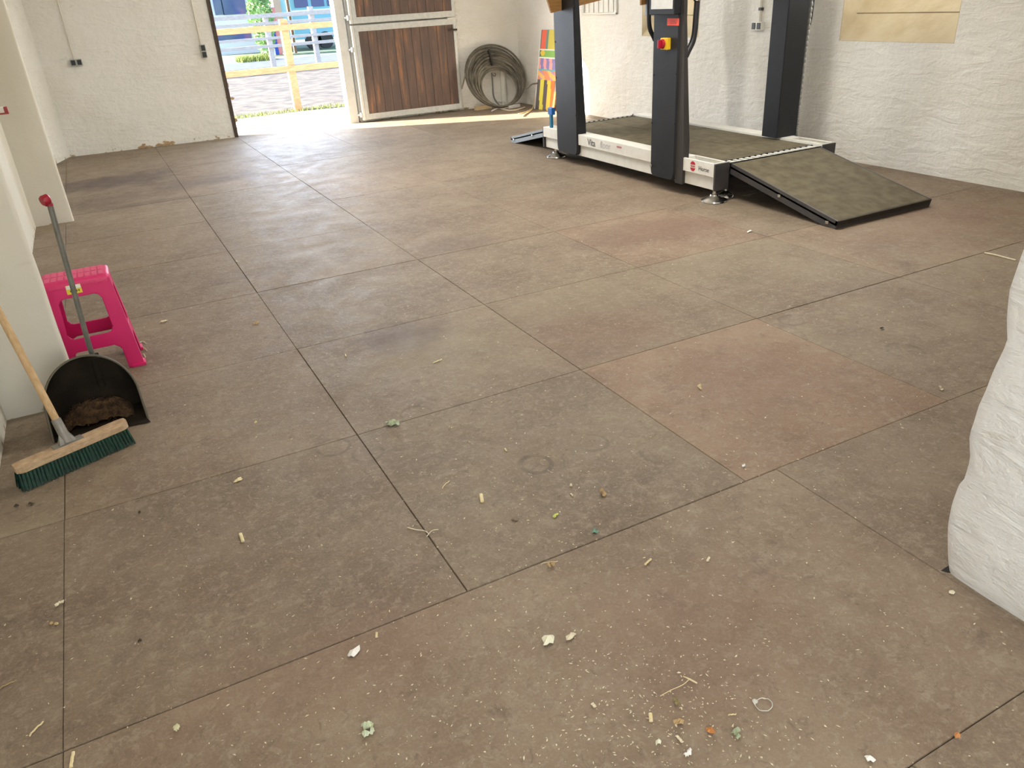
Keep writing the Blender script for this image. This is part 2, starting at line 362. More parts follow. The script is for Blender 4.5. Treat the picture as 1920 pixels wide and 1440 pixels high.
# back wall with the doorway (x 1.60 .. 3.08, lintel 2.32)
DX0, DX1, LINT, T = 1.60, 3.12, 2.32, 0.13
def grid_wall(name, fn, nu, nv, material, amp=0.006, thick=None, sc=1.1):
    bm = bmesh.new(); V = []
    p0, pu, pv = fn(0, 0), fn(1, 0), fn(0, 1)
    nrm = (pu-p0).cross(pv-p0).normalized()
    for j in range(nv+1):
        V.append([])
        for i in range(nu+1):
            p = fn(i/nu, j/nv); d = noise.noise(p*sc)*amp + noise.noise(p*sc*4.3)*amp*0.35
            V[-1].append(bm.verts.new(p+nrm*d))
    for j in range(nv):
        for i in range(nu): bm.faces.new((V[j][i], V[j][i+1], V[j+1][i+1], V[j+1][i]))
    if thick:
        r = bmesh.ops.extrude_face_region(bm, geom=list(bm.faces))
        vs = [e for e in r['geom'] if isinstance(e, bmesh.types.BMVert)]
        bmesh.ops.translate(bm, verts=vs, vec=Vector(thick))
    bmesh.ops.recalc_face_normals(bm, faces=bm.faces)
    me = bpy.data.meshes.new(name); bm.to_mesh(me); bm.free(); me.materials.append(material)
    for q in me.polygons: q.use_smooth = True
    me.set_sharp_from_angle(angle=radians(50))
    return me
def join_meshes(name, meshes, material, parent=None):
    bm = bmesh.new()
    for m in meshes: bm.from_mesh(m)
    me = bpy.data.meshes.new(name); bm.to_mesh(me); bm.free(); me.materials.append(material)
    for q in me.polygons: q.use_smooth = True
    me.set_sharp_from_angle(angle=radians(50))
    o = bpy.data.objects.new(name, me); COL.objects.link(o)
    return o
H0 = 2.75
def seg_back(x0, x1, z0, z1, nu, nv):
    return grid_wall('s', lambda u, v: Vector((x0+(x1-x0)*u, wall_y(x0+(x1-x0)*u), z0+(z1-z0)*v)), nu, nv, M_plaster, 0.006, (0, T, 0))
wb = join_meshes('wall_back', [seg_back(-0.9, DX0-0.045, -0.03, LINT, 40, 40), seg_back(-0.9, 5.95, LINT, H0, 60, 8), seg_back(DX1+0.11, 5.95, -0.03, LINT, 50, 40)], M_plaster); struct(wb)
# dark jamb on the left of the doorway
b = MB(); yj = wall_y(1.6); b.box(DX0-0.047, DX0, yj-0.012, yj+T, 0, LINT, 0.003); b.box(DX0-0.047, DX1+0.1, yj-0.06, yj+T, LINT-0.05, LINT, 0.003)
M_jamb = mat('dark_rusty_jamb', (0.050, 0.036, 0.028), 0.7, color2=(0.09, 0.06, 0.04), noise_scale=30)
struct(b.build('trim_2', M_jamb))
# threshold slab
b = MB(); b.box(1.40, 3.35, 10.99, 12.95, -0.08, -0.012, 0.004); struct(b.build('trim_3', M_concrete))

# left wall with two thin piers and the corner fillet
def wl(x, y0, y1, z0, z1, nu, nv, thick): return grid_wall('s', lambda u, v: Vector((x, y1+(y0-y1)*u, z0+(z1-z0)*v)), nu, nv, M_plaster, 0.006, thick)
wleft = join_meshes('wall_left', [wl(-0.64, -0.35, 11.1, -0.03, H0, 90, 24, (-0.3, 0, 0)), wl(-0.64, -4.2, -1.65, -0.03, H0, 20, 12, (-0.3, 0, 0)),
                                  wl(-0.64, -1.65, -0.35, -0.03, 1.0, 10, 6, (-0.3, 0, 0)), wl(-0.64, -1.65, -0.35, 2.2, H0, 10, 4, (-0.3, 0, 0))], M_plaster_smooth); struct(wleft)
def pier(name, x1, y0, y1):
    bm = bmesh.new(); rings = []
    n = 46
    for j in range(n+1):
        z = -0.03+(H0+0.03)*j/n
        e = noise.noise(Vector((3.1, y0, z*4)))*0.006
        rr = 0.016
        pts = [(-0.66, y0+noise.noise(Vector((1, y0, z*2)))*0.003), (x1*0.5-0.32, y0), (x1-rr+e, y0), (x1-rr*0.3+e, y0+rr*0.3), (x1+e, y0+rr), (x1+e*0.6, y1-rr), (x1-rr+e, y1), (-0.66, y1)]
        rings.append([bm.verts.new((a, bb, z)) for a, bb in pts])
    for i in range(n):
        for k in range(8):
            bm.faces.new((rings[i][k], rings[i][(k+1) % 8], rings[i+1][(k+1) % 8], rings[i+1][k]))
    bm.faces.new(rings[0][::-1]); bm.faces.new(rings[-1])
    bmesh.ops.recalc_face_normals(bm, faces=bm.faces)
    me = bpy.data.meshes.new(name); bm.to_mesh(me); bm.free(); me.materials.append(M_plaster_smooth)
    for q in me.polygons: q.use_smooth = True
    me.set_sharp_from_angle(angle=radians(50))
    o = bpy.data.objects.new(name, me); COL.objects.link(o); return struct(o)
pier('wall_left_pier', -0.355, 3.49, 3.55)
pier('wall_left_pier', -0.365, 7.26, 7.32)
b = MB(); b.prism([(-0.66, 10.20, -0.03), (-0.385, wall_y(-.385)+0.01, -0.03), (-0.66, 11.1, -0.03)], (0, 0, H0)); struct(b.build('wall_left_corner', M_plaster))

# right wall with two splayed window recesses
XR = 5.69
NICHES = [(3.965, 5.01), (6.80, 7.78)]
def wr(y0, y1, z0, z1, nu, nv): return grid_wall('s', lambda u, v: Vector((XR, y0+(y1-y0)*u, z0+(z1-z0)*v)), nu, nv, M_plaster_right, 0.009, (0.5, 0, 0))
parts = [wr(0.7, 11.1, -0.03, 0.95, 110, 14), wr(0.7, 11.1, 2.35, H0, 60, 4), wr(0.7, 3.965, 0.95, 2.35, 34, 18), wr(5.01, 6.80, 0.95, 2.35, 24, 18), wr(7.78, 11.1, 0.95, 2.35, 34, 18)]
wright = join_meshes('wall_right', parts, M_plaster_right); struct(wright)
for k, (a, c) in enumerate(NICHES):
    b = MB()
    for (s0, s1) in ((0.0, 0.155), (0.162, 0.40)):     # sloping sill of two boards, a seam between
        b.prism([(XR+0.002+s0, a, 0.952+s0*1.24), (XR+0.002+s0, c, 0.952+s0*1.24), (XR+0.002+s1, c, 0.952+s1*1.24), (XR+0.002+s1, a, 0.952+s1*1.24)], (0.03, 0, -0.045))
    b.box(XR, XR+0.45, a, a+0.004, 0.95, 2.35); b.box(XR, XR+0.45, c-0.004, c, 0.95, 2.35)
    rec = b.build('window_%d' % (k+1), M_tan); struct(rec)
    f = MB(); xw = XR+0.46
    f.box(xw, xw+0.05, a, c, 1.43, 1.50); f.box(xw, xw+0.05, a, c, 2.28, 2.35); f.box(xw, xw+0.05, a, a+0.05, 1.5, 2.28); f.box(xw, xw+0.05, c-0.05, c, 1.5, 2.28)
    f.box(xw, xw+0.05, (a+c)/2-0.02, (a+c)/2+0.02, 1.5, 2.28)
    f.build('window_frame', M_white, rec)

# near right wall block: a wall end with an irregular rounded corner
prof = [(-0.03, 0.915), (0.03, 0.925), (0.12, 0.945), (0.20, 0.950), (0.27, 0.945), (0.30, 0.932), (0.355, 0.932), (0.42, 0.948), (0.511, 0.942), (0.60, 0.928), (0.684, 0.916), (0.74, 0.928), (0.80, 0.938), (0.857, 0.934), (0.93, 0.926), (1.1, 0.93), (1.4, 0.93), (2.0, 0.93), (H0, 0.93)]
def lerp_prof(z):
    for (a, b_), (c, d) in zip(prof, prof[1:]):
        if a <= z <= c: return b_+(d-b_)*(z-a)/(c-a)
    return 0.95
bm = bmesh.new(); rings = []; n = 120
for j in range(n+1):
    z = -0.03+(H0+0.03)*j/n; ye = lerp_prof(z)+0.022+noise.noise(Vector((0, 7, z*14)))*0.004
    xf = 1.712+noise.noise(Vector((5, 1, z*5)))*0.004
    if z < 0.12: xf += 0.012*(1-(z/0.12))**2
    ring = [(xf, yy) for yy in (-4.2, -3, -2, -1, -0.4, 0, .2, .35, .5, .6, .7, .78, .84)]
    ring = [(x+noise.noise(Vector((x, y*1.7, z*1.9)))*0.010, y) for x, y in ring]
    ring += [(xf+0.001, ye-0.03), (xf+0.004, ye-0.014), (xf+0.011, ye-0.004), (xf+0.025, ye), (xf+0.6, 0.96), (xf+2, 0.96), (6.0, 0.96), (6.0, -4.2)]
    rings.append([bm.verts.new((x, y, z)) for x, y in ring])
m_ = len(rings[0])
for i in range(n):
    for k in range(m_): bm.faces.new((rings[i][k], rings[i][(k+1) % m_], rings[i+1][(k+1) % m_], rings[i+1][k]))
bm.faces.new(rings[0][::-1]); bm.faces.new(rings[-1]); bmesh.ops.recalc_face_normals(bm, faces=bm.faces)
me = bpy.data.meshes.new('wall_near_right'); bm.to_mesh(me); bm.free(); me.materials.append(plaster('bright_white_plaster', base=(0.83, 0.83, 0.81), dirty=(0.66, 0.62, 0.54), strength=0.5, dirt=False))
for q in me.polygons: q.use_smooth = True
me.set_sharp_from_angle(angle=radians(60))
o = bpy.data.objects.new('wall_near_right', me); COL.objects.link(o); struct(o)
# rear wall (behind the photographer) round an opening, and ceiling
b = MB(); b.box(-0.9, -0.45, -3.25, -3.05, -0.03, H0); b.box(1.55, 1.9, -3.25, -3.05, -0.03, H0); b.box(-0.45, 1.55, -3.25, -3.05, 2.5, H0); b.box(-0.45, 1.55, -3.25, -3.05, -0.03, 0.5)
struct(b.build('wall_rear', M_plaster_smooth))
b = MB(); b.box(-0.95, 6.2, -4.25, 11.25, H0, H0+0.1); struct(b.build('ceiling', M_ceiling))

for k_, (lx_, ly_) in enumerate(FILL_LAMPS):  # unseen batten fixtures, added to go with the fill lights
    lf = empty('fill_lamp', (lx_, ly_, H0)); tag(lf, ('added white fill lamp, out of view on ceiling towards the back wall', 'added white fill lamp, out of view on ceiling above the middle of the room', 'added white fill lamp, out of view on ceiling over the passage')[k_], 'ceiling light')
    b = MB(); b.box(lx_-0.60, lx_+0.60, ly_-0.05, ly_+0.05, H0-0.07, H0, 0.004); b.build('housing', M_white, lf)
    em = bpy.data.materials.get('fill_lamp_tube') or mat('fill_lamp_tube', (0.9, 0.9, 0.85), 0.4); em.node_tree.nodes['Principled BSDF'].inputs['Emission Color'].default_value = (1, 0.95, 0.86, 1); em.node_tree.nodes['Principled BSDF'].inputs['Emission Strength'].default_value = 3.0
    b = MB(); b.tube([(lx_-0.57, ly_, H0-0.08), (lx_+0.57, ly_, H0-0.08)], 0.013, 12); b.build('tube', em, lf, smooth=True)

# plaster broken away along the foot of the back wall left of the door, and by the jamb
b = MB()
for k in range(20):
    px = 262+rnd.uniform(0, 66); x = aty(px, 275, 11.0).x; z = rnd.uniform(0.0, 0.05)
    a = rnd.uniform(0, 6.28)
    pts = []
    rr = rnd.uniform(0.008, 0.03)
    for q in range(7): pts.append((x+cos(q*pi/3.5)*rr*rnd.uniform(.8, 2.0), wall_y(x)-0.012, max(0.001, z+sin(q*pi/3.5)*rr*0.6)))
    b.prism(pts, (0, 0.02, 0))
for (px, py, s) in ((425, 160, 1.4), (436, 185, 1), (427, 183, 1), (441, 226, 1.6), (443, 240, .8), (431, 200, 1.2), (398, 30, 1), (402, 52, .7)):
    q = aty(px, py, 10.93); pts = []
    for k in range(7): pts.append((q.x+cos(k*pi/3.5)*0.022*s*rnd.uniform(.7, 1.3), wall_y(q.x)-0.008, q.z+sin(k*pi/3.5)*0.018*s*rnd.uniform(.7, 1.3)))
    b.prism(pts, (0, 0.02, 0))
struct(b.build('trim_4', mat('crumbled_ochre_plaster', (0.40, 0.26, 0.13), 0.9, color2=(0.56, 0.42, 0.26), noise_scale=30)))

# ---------------------------------------------------------------- stable door leaf, folded open flat on the back wall
def leaf(name, z0, z1, label, handle):
    x0, x1 = 3.285, 4.705
    root = empty(name, (x0, wall_y(x0)-0.09, z0)); tag(root, label, 'door')
    sk = -0.0443
    def sh(mbx):
        for v in mbx.bm.verts: v.co.y += (v.co.x-x0)*sk
        return mbx
    yf = wall_y(x0)-0.10
    f = MB(); fw = 0.055
    f.box(x0, x1, yf, yf+0.05, z0, z0+0.075, 0.004); f.box(x0, x1, yf, yf+0.05, z1-0.075, z1, 0.004)
    f.box(x0, x0+fw, yf, yf+0.05, z0+0.07, z1-0.07, 0.004); f.box(x1-0.038, x1, yf, yf+0.05, z0+0.07, z1-0.07, 0.004)
    sh(f).build('frame', M_galv, root)
    h = MB(); h.box(x0-0.035, x0-0.004, yf-0.008, yf+0.05, z0, z1, 0.004)
    sh(h).build('hinge_stile', M_whitesteel, root)
    p = MB(); xa = x0+fw
    nb = 11; wd = (x1-0.038-xa)/nb
    for i in range(nb):
        p.box(xa+i*wd+0.0015, xa+(i+1)*wd-0.0015, yf+0.014, yf+0.036, z0+0.07, z1-0.07, 0.003)
    sh(p).build('plank_panel', M_plank, root)
    for i in range(7):
        for zz in (z0+0.055, z1-0.055):
            bo = MB(); xx = x0+0.12+i*0.20; bo.box(xx-0.012, xx+0.012, yf-0.004, yf, zz-0.006, zz+0.006)
            sh(bo).build('bolt', M_galv, root)
    if handle:
        hb = MB(); hb.box(x1-0.12, x1+0.01, yf-0.02, yf-0.006, z1-0.155, z1-0.13, 0.004); hb.tube([(x1-0.10, yf-0.03, z1-0.14), (x1-0.055, yf-0.045, z1-0.14), (x1-0.01, yf-0.03, z1-0.14)], 0.008)
        sh(hb).build('latch_bolt', M_jamb, root)
        hb = MB(); hb.box(x1-0.12, x1+0.012, yf-0.012, yf+0.02, z1-0.012, z1+0.012, 0.003)
        sh(hb).build('catch_plate', M_whitesteel, root)
        hb = MB(); hb.box(x1-0.008, x1+0.02, yf-0.01, yf+0.03, z1-0.17, z1-0.09, 0.003)
        sh(hb).build('strike_plate', M_whitesteel, root)
    return root
def planks():
    m = bpy.data.materials.new('weathered_brown_planks'); m.use_nodes = True
    n = m.node_tree.nodes; L = m.node_tree.links; p = n['Principled BSDF']; p.inputs['Roughness'].default_value = 0.6
    tc = n.new('ShaderNodeTexCoord'); mp = n.new('ShaderNodeMapping'); mp.inputs['Scale'].default_value = (9, 9, 1.1); L.new(tc.outputs['Object'], mp.inputs[0])
    a = n.new('ShaderNodeTexNoise'); a.inputs['Scale'].default_value = 1.6; a.inputs['Detail'].default_value = 8; a.inputs['Roughness'].default_value = 0.65; L.new(mp.outputs[0], a.inputs['Vector'])
    r = n.new('ShaderNodeValToRGB'); e = r.color_ramp.elements; e[0].position = 0.40; e[0].color = (0.115, 0.080, 0.070, 1); e[1].position = 0.70; e[1].color = (0.36, 0.17, 0.085, 1)
    k = e.new(0.56); k.color = (0.165, 0.105, 0.080, 1)
    L.new(a.outputs['Fac'], r.inputs[0]); L.new(r.outputs[0], p.inputs['Base Color'])
    b = n.new('ShaderNodeBump'); b.inputs['Strength'].default_value = 0.4; b.inputs['Distance'].default_value = 0.004; L.new(a.outputs['Fac'], b.inputs['Height']); L.new(b.outputs[0], p.inputs['Normal'])
    return m
M_plank = planks()
leaf('stable_door_leaf', 0.03, 1.205, 'lower half of open stable door, brown planks in galvanised frame', True)
leaf('stable_door_leaf', 1.225, 2.25, 'upper half of open stable door above the lower leaf', False)
# white door post with hinge pins
post = empty('door_post', (3.12, wall_y(3.1), 0)); tag(post, 'white steel door post with gudgeon pins between doorway and open door leaf', 'door post')
b = MB(); y_ = wall_y(3.1); b.box(3.085, 3.205, y_-0.03, y_+T+0.02, -0.012, LINT-0.05, 0.004); b.build('post', M_whitesteel, post)
for z in (0.10, 0.92, 1.30):
    b = MB(); b.tube([(3.205, y_-0.075, z), (3.232, y_-0.09, z), (3.262, y_-0.085, z)], 0.014, 8); b.lathe([(0.021, -0.03), (0.024, -0.02), (0.024, 0.02), (0.021, 0.03)], 3.236, y_-0.085, z, 12); b.tube([(3.20, y_-0.03, z), (3.21, y_-0.085, z)], 0.012, 8)
    b.build('hinge_pin', M_galv, post, smooth=True)

# ---------------------------------------------------------------- horse vibration platform machine
mac = empty('horse_vibration_platform', (4.45, 5.6, 0)); tag(mac, 'horse vibration platform with four dark columns, white side rails and ramps', 'training machine')
ZT = 0.285
for side in (0, 1):
    sx = (lambda x: x) if side == 0 else (lambda x: 8.90-x)
    def bx(mbx, x0, x1, *a, **k):
        p, q = sx(x0), sx(x1); mbx.box(min(p, q), max(p, q), *a, **k)
    b = MB()
    # closed box girder with an open tray at the front end
    bx(b, 3.850, 3.980, 4.72, 6.85, 0.192, ZT, bev=0.003)
    bx(b, 3.850, 3.856, 4.37, 4.72, 0.192, ZT); bx(b, 3.974, 3.980, 4.37, 4.72, 0.192, ZT); bx(b, 3.8562, 3.9738, 4.371, 4.72, 0.192, 0.235)
    bx(b, 3.856, 3.868, 4.37, 4.72, ZT-0.004, ZT); bx(b, 3.964, 3.974, 4.37, 4.72, ZT-0.004, ZT); bx(b, 3.856, 3.974, 4.376, 4.388, ZT-0.004, ZT)
    bx(b, 3.872, 3.960, 4.38, 6.84, 0.092, 0.192, bev=0.003)
    rail = b.build('side_rail', M_whitesteel, mac)
    for (ya_, yb_) in ((4.355, 4.3695), (6.8505, 6.865)):
        b = MB(); bx(b, 3.852, 3.982, ya_, yb_, 0.092, ZT-0.002); b.build('end_plate', M_darkgrey, mac)
# sub frame under the deck
b = MB(); b.box(3.98, 4.92, 4.46, 6.80, 0.14, 0.245); 
for y in (4.9, 5.6, 6.3): b.box(3.9, 5.0, y, y+0.08, 0.09, 0.14)
b.build('deck_frame', M_black, mac)
ys = [4.476, 5.70, 6.80]; xs = [3.984, 4.478, 4.916]
for i in range(2):
    for j in range(2):
        b = MB(); b.box(xs[i]+0.003, xs[i+1]-0.003, ys[j]+0.003, ys[j+1]-0.003, 0.246, 0.270, 0.003); b.build('deck_mat', M_deck, mac)
# comb grate in front of the deck and behind it
for (ya, yb) in ((4.371, 4.472), (6.806, 6.86)):
    b = MB(); b.box(3.985, 4.915, ya, ya+0.012, 0.235, 0.272); b.build('gap_bar', M_black, mac)
    b = MB(); b.box(3.985, 4.915, yb-0.012, yb, 0.235, 0.272); b.build('gap_bar', M_black, mac)
    b = MB(); b.box(3.985, 4.915, ya+0.012, yb-0.012, 0.225, 0.245); b.build('gap_tray', M_black, mac)
    nn = 16
    for k in range(nn):
        xx = 3.990+k*(0.92/nn); b = MB(); b.box(xx, xx+0.026, ya+0.013, yb-0.013, 0.262, 0.2705, rot=None); b.build('comb_tooth', M_whitesteel, mac)
# ramps
def ramp(y_top, y_bot, nm, m_side):
    s = 1 if y_bot < y_top else -1
    x0, x1 = 4.005, 4.895
    dirv = Vector((0, y_bot-y_top, 0.045-0.262)); ln = dirv.length; dn = dirv.normalized(); up_ = Vector((0, dn.z, -dn.y)) if dn.y < 0 else Vector((0, -dn.z, dn.y))
    up_ = up_.normalized()
    if up_.z < 0: up_ = -up_
    A = Vector((0, y_top, 0.262)); B = A+dirv
    def slab(mbx, xa, xb, ta, tb, l0=0.0, l1=1.0):
        p = [A+dirv*l0+up_*ta, A+dirv*l1+up_*ta, A+dirv*l1+up_*tb, A+dirv*l0+up_*tb]
        mbx.prism([(xa, q.y, q.z) for q in p], (xb-xa, 0, 0))
    root = MB(); slab(root, x0+0.012, x1-0.012, -0.014, 0.006); root.build(nm+'_mat', M_deck, mac)
    b = MB(); slab(b, x0, x0+0.012, -0.026, 0.008); slab(b, x1-0.012, x1, -0.026, 0.008); slab(b, x0, x1, -0.026, -0.014); slab(b, x0+0.001, x0+0.05, -0.066, -0.0265, 0.0, 0.985); slab(b, x1-0.05, x1-0.001, -0.066, -0.0265, 0.0, 0.985)
    slab(b, x0, x1, -0.05, 0.006, 0.985, 1.0)
    b.build(nm+'_frame', m_side, mac)
    for l in (0.5, 0.93):
        b = MB(); q = A+dirv*l-up_*0.03; b.box(x0-0.008, x0+0.004, q.y-0.012, q.y+0.012, q.z-0.010, q.z+0.010, 0.003); b.build('ramp_bolt', M_chrome, mac)
ramp(4.362, 3.365, 'front_ramp', M_darkgrey)
ramp(6.872, 7.86, 'rear_ramp', mat('grey_blue_steel', (0.30, 0.34, 0.38), 0.4, 0.3))
# levelling feet
for (x, y) in ((3.915, 4.42), (3.93, 6.75), (4.985, 4.42), (4.97, 6.75)):
    b = MB(); b.lathe([(0.014, 0.10), (0.014, 0.055), (0.030, 0.052), (0.034, 0.042), (0.075, 0.022), (0.095, 0.014), (0.097, 0.004), (0.092, 0.0)], x, y, 0, 28)
    b.build('levelling_foot', M_chrome, mac, smooth=True)
for (x, y) in ((4.06, 4.46), ):
    b = MB(); b.lathe([(0.014, 0.14), (0.014, 0.05), (0.045, 0.03), (0.06, 0.012), (0.06, 0.0)], x, y, 0, 20); b.build('levelling_foot', M_chrome, mac, smooth=True)
# columns
def column(xo, xi, ya, yb, z0, taper, ztop=2.05, nm='column', taper_x=0.0):
    """xo outer face, xi inner face, ya near (towards the camera), yb far"""
    rings = []; s = 1 if xi > xo else -1
    for z in (z0, z0+0.02, z0+0.06, 0.4, 1.0, 1.4, ztop):
        t = min(1, max(0, (z-0.3)/1.0)); a = ya+taper*t; inner = xi-s*taper_x*t; c = 0.014
        e = 0.03 if z == z0 else (0.008 if z == z0+0.02 else 0.0)
        rings.append([Vector(q) for q in ((xo+s*0, a+c+e, z), (xo, yb-c-e, z), (xo+s*c, yb-e, z), (inner, yb-e, z), (inner, a+e, z), (xo+s*c, a+e, z))])
    b = MB(); b.loft(rings)
    return b.build(nm, M_anthracite, mac, smooth=False)
c1 = column(3.838, 3.935, 6.20, 6.575, 0.10, 0.02, taper_x=0.045)
c2 = column(3.832, 3.925, 4.795, 5.105, 0.10, 0.0, taper_x=0.03)
b = MB(); b.box(4.870, 5.085, 4.80, 4.970, ZT, 2.05, 0.006); c3 = b.build('column', M_anthracite, mac)
b = MB(); b.box(4.90, 5.06, 6.36, 6.50, ZT, 2.05, 0.006); c4 = b.build('column', M_anthracite, mac)
# side cheek of the front left column and back strip of the rear left one
M_cheek = mat('warm_dark_grey_cover', (0.034, 0.030, 0.028), 0.45)
b = MB(); b.loft([[Vector(q) for q in ((3.845, 4.712+t, z), (3.845, 4.80, z), (3.91-t*0.6, 4.80, z), (3.90-t*0.6, 4.712+t, z))] for z, t in ((0.085, 0.0), (0.4, 0.0), (0.9, 0.03), (1.35, 0.055), (2.0, 0.06))])
b.build('column_cheek', M_cheek, c2)
# rivets on covers
for z in (0.45, 0.75, 1.05, 1.33):
    for y in (6.225, 6.545): b = MB(); b.lathe([(0.008, -0.001), (0.006, 0.004)], 0, 0, 0, 8); vs = b.bm.verts[:][-16:]; [setattr(v, 'co', Vector((3.8375-v.co.z, y+v.co.x, z+v.co.y))) for v in vs]; b.build('screw', M_black, c1)
for (z, y) in ((0.85, 5.08), (0.87, 4.82), (0.50, 5.09), (0.52, 4.815), (0.175, 5.085)):
    b = MB(); b.lathe([(0.008, -0.001), (0.006, 0.004)], 0, 0, 0, 8); vs = b.bm.verts[:][-16:]; [setattr(v, 'co', Vector((3.8315-v.co.z, y+v.co.x, z+v.co.y))) for v in vs]; b.build('screw', M_black, c2)
b = MB(); b.box(3.822, 3.832, 5.070, 5.090, 0.165, 0.185, 0.003); b.build('bolt', M_chrome, c2)
# control box, screen, sticker, isolator on the front left column
b = MB(); b.box(3.775, 3.832, 4.785, 5.075, 1.262, 1.72, 0.006); box_ = b.build('control_box', M_anthracite, c2)
b = MB(); b.box(3.771, 3.776, 4.805, 5.050, 1.300, 1.68, 0.001); b.build('control_screen', mat('pale_grey_membrane_panel', (0.62, 0.62, 0.60), 0.35, color2=(0.70, 0.70, 0.68), noise_scale=20), box_)
b = MB(); b.box(3.8285, 3.8315, 4.800, 4.932, 1.190, 1.237); stk = b.build('warning_sticker', M_redlabel, c2)
b = MB(); b.box(3.8275, 3.8288, 4.825, 4.900, 1.203, 1.208); b.box(3.8275, 3.8288, 4.84, 4.895, 1.217, 1.221); b.build('sticker_print', mat('dark_red_print', (0.55, 0.02, 0.02), 0.5), stk)
b = MB(); b.box(3.800, 3.832, 4.885, 4.968, 1.030, 1.110, 0.005); iso = b.build('isolator_switch', mat('yellow_switch_plate', (0.75, 0.48, 0.02), 0.4), c2)
b = MB()
rr = [[Vector((x, 4.940+r*cos(2*pi*k/16), 1.070+r*sin(2*pi*k/16))) for k in range(16)] for x, r in ((3.800, 0.033), (3.782, 0.031), (3.780, 0.028))]
b.loft(rr); b.box(3.758, 3.781, 4.931, 4.949, 1.042, 1.098, 0.004); b.build('switch_knob', M_red, iso)
# bent handle bars beside the columns
def handle(x, y, sx_, par, nm='grab_handle'):
    P = [(x, y, 0.985), (x+0.02*sx_, y-0.0, 1.02), (x+0.055*sx_, y, 1.075), (x+0.072*sx_, y, 1.14), (x+0.078*sx_, y, 1.25), (x+0.086*sx_, y, 1.45), (x+0.086*sx_, y, 1.75)]
    pts = []
    for i in range(len(P)-1):
        for t in range(4):
            p0 = Vector(P[max(i-1, 0)]); p1 = Vector(P[i]); p2 = Vector(P[i+1]); p3 = Vector(P[min(i+2, len(P)-1)]); u = t/4
            pts.append(0.5*((2*p1)+(-p0+p2)*u+(2*p0-5*p1+4*p2-p3)*u*u+(-p0+3*p1-3*p2+p3)*u**3))
    pts.append(Vector(P[-1]))
    b = MB(); b.tube(pts, 0.021, 12); h = b.build(nm, M_black, par, smooth=True)
    b = MB(); zz = 1.345; b.lathe([(0.026, -0.006), (0.029, 0), (0.026, 0.006)], x+0.081*sx_, y, zz, 16); b.build('chrome_collar', M_chrome, h, smooth=True)
    return h
handle(3.875, 4.765, 1, c2)
handle(5.10, 4.87, 1, c3)
handle(4.93, 6.53, -1, c4)
b = MB(); b.box(4.86, 4.90, 6.42, 6.60, 1.20, 1.34, 0.004); b.build('mounting_plate', mat('blue_grey_plate', (0.16, 0.19, 0.24), 0.4), c4)
# corrugated hose behind the right hand column
P = [Vector((5.150, 4.84, 1.75)), Vector((5.140, 4.84, 1.3)), Vector((5.120, 4.83, 0.9)), Vector((5.110, 4.83, 0.5)), Vector((5.115, 4.83, 0.32)), Vector((5.15, 4.85, 0.20))]
pts = []; rad = []
for i in range(len(P)-1):
    for t in range(30): pts.append(P[i].lerp(P[i+1], t/30)); rad.append(0.0165 if (len(pts) % 3) else 0.0110)
b = MB(); b.tube(pts, rad, 10); b.build('corrugated_hose', mat('grey_corrugated_conduit', (0.36, 0.36, 0.33), 0.45), c3, smooth=False)
# wooden guard boards at the rear columns
def board(px0, heading, z0, z1, ln, back, nm='guard_board'):
    d = Vector((sin(heading), cos(heading), 0)); q = Vector(px0)
    a = q-d*back; e = q+d*ln
    nrm = Vector((d.y, -d.x, 0))*0.022
    pts = [a+Vector((0, 0, z0-q.z)), e+Vector((0, 0, z0-q.z)), e+Vector((0, 0, z1-q.z)), a-d*0.05+Vector((0, 0, z1-q.z))]
    b = MB(); b.prism([tuple(p) for p in pts], nrm); return b.build(nm, M_ply, mac)
gb = MB(); gb.prism([(3.735, 6.42, 1.290), (4.32, 6.42, 1.372), (4.32, 6.42, 1.66), (3.63, 6.42, 1.60)], (0, 0.022, 0)); gb.build('guard_board', M_ply, mac)
gb = MB(); gb.prism([(4.80, 6.58, 1.292), (5.02, 6.58, 1.315), (5.02, 6.58, 1.62), (4.80, 6.58, 1.60)], (0, 0.022, 0)); gb.build('guard_board', M_ply, mac)
# blue ratchet lever at the rear end of the left rail
b = MB(); b.box(3.868, 3.892, 6.72, 6.755, ZT, 0.43, 0.003); lv = b.build('locking_post', M_blue, mac); b = MB(); b.box(3.862, 3.90, 6.69, 6.77, 0.405, 0.47, 0.006); b.build('locking_cap', mat('bright_blue_cap', (0.01, 0.12, 0.45), 0.35), lv)
# lettering on the left rail (faces -X)
def mtx(x, y, z): return Matrix(((0, 0, -1, x), (-1, 0, 0, y), (0, 1, 0, z), (0, 0, 0, 1)))
M_ink = mat('dark_grey_print', (0.12, 0.12, 0.12), 0.5); M_ink2 = mat('pale_silver_print', (0.52, 0.54, 0.55), 0.4)
text_part('lettering', 'Vita', 0.080, mtx(3.8492, 5.985, 0.236), M_ink, mac, bold=0.001)
text_part('lettering', 'floor', 0.080, mtx(3.8492, 5.765, 0.240), M_ink2, mac)
b = MB(); b.box(3.8482, 3.8498, 5.52, 5.59, 0.248, 0.262); b.build('red_mark', mat('faded_red_print', (0.50, 0.20, 0.20), 0.5), mac)
# round logo and word on the front tray
lg = Matrix.Translation((0, 0, 0)); cy_, cz_, R_ = 4.60, 0.238, 0.036
b = MB()
for sgn in (1, -1):
    pts = []
    a0 = 0.36
    for k in range(13):
        a = a0+(pi-2*a0)*k/12; pts.append((3.8492, cy_+R_*0.85*cos(a), cz_+sgn*R_*sin(a)))
    b.prism(pts, (-0.0008, 0, 0))
logo = b.build('round_logo', M_crimson, mac)
text_part('lettering', 'Activ', 0.024, mtx(3.8488, cy_, cz_), M_crimson, mac)
text_part('lettering', 'Horse', 0.046, mtx(3.8488, 4.478, 0.232), M_ink, mac, sx=1.0)

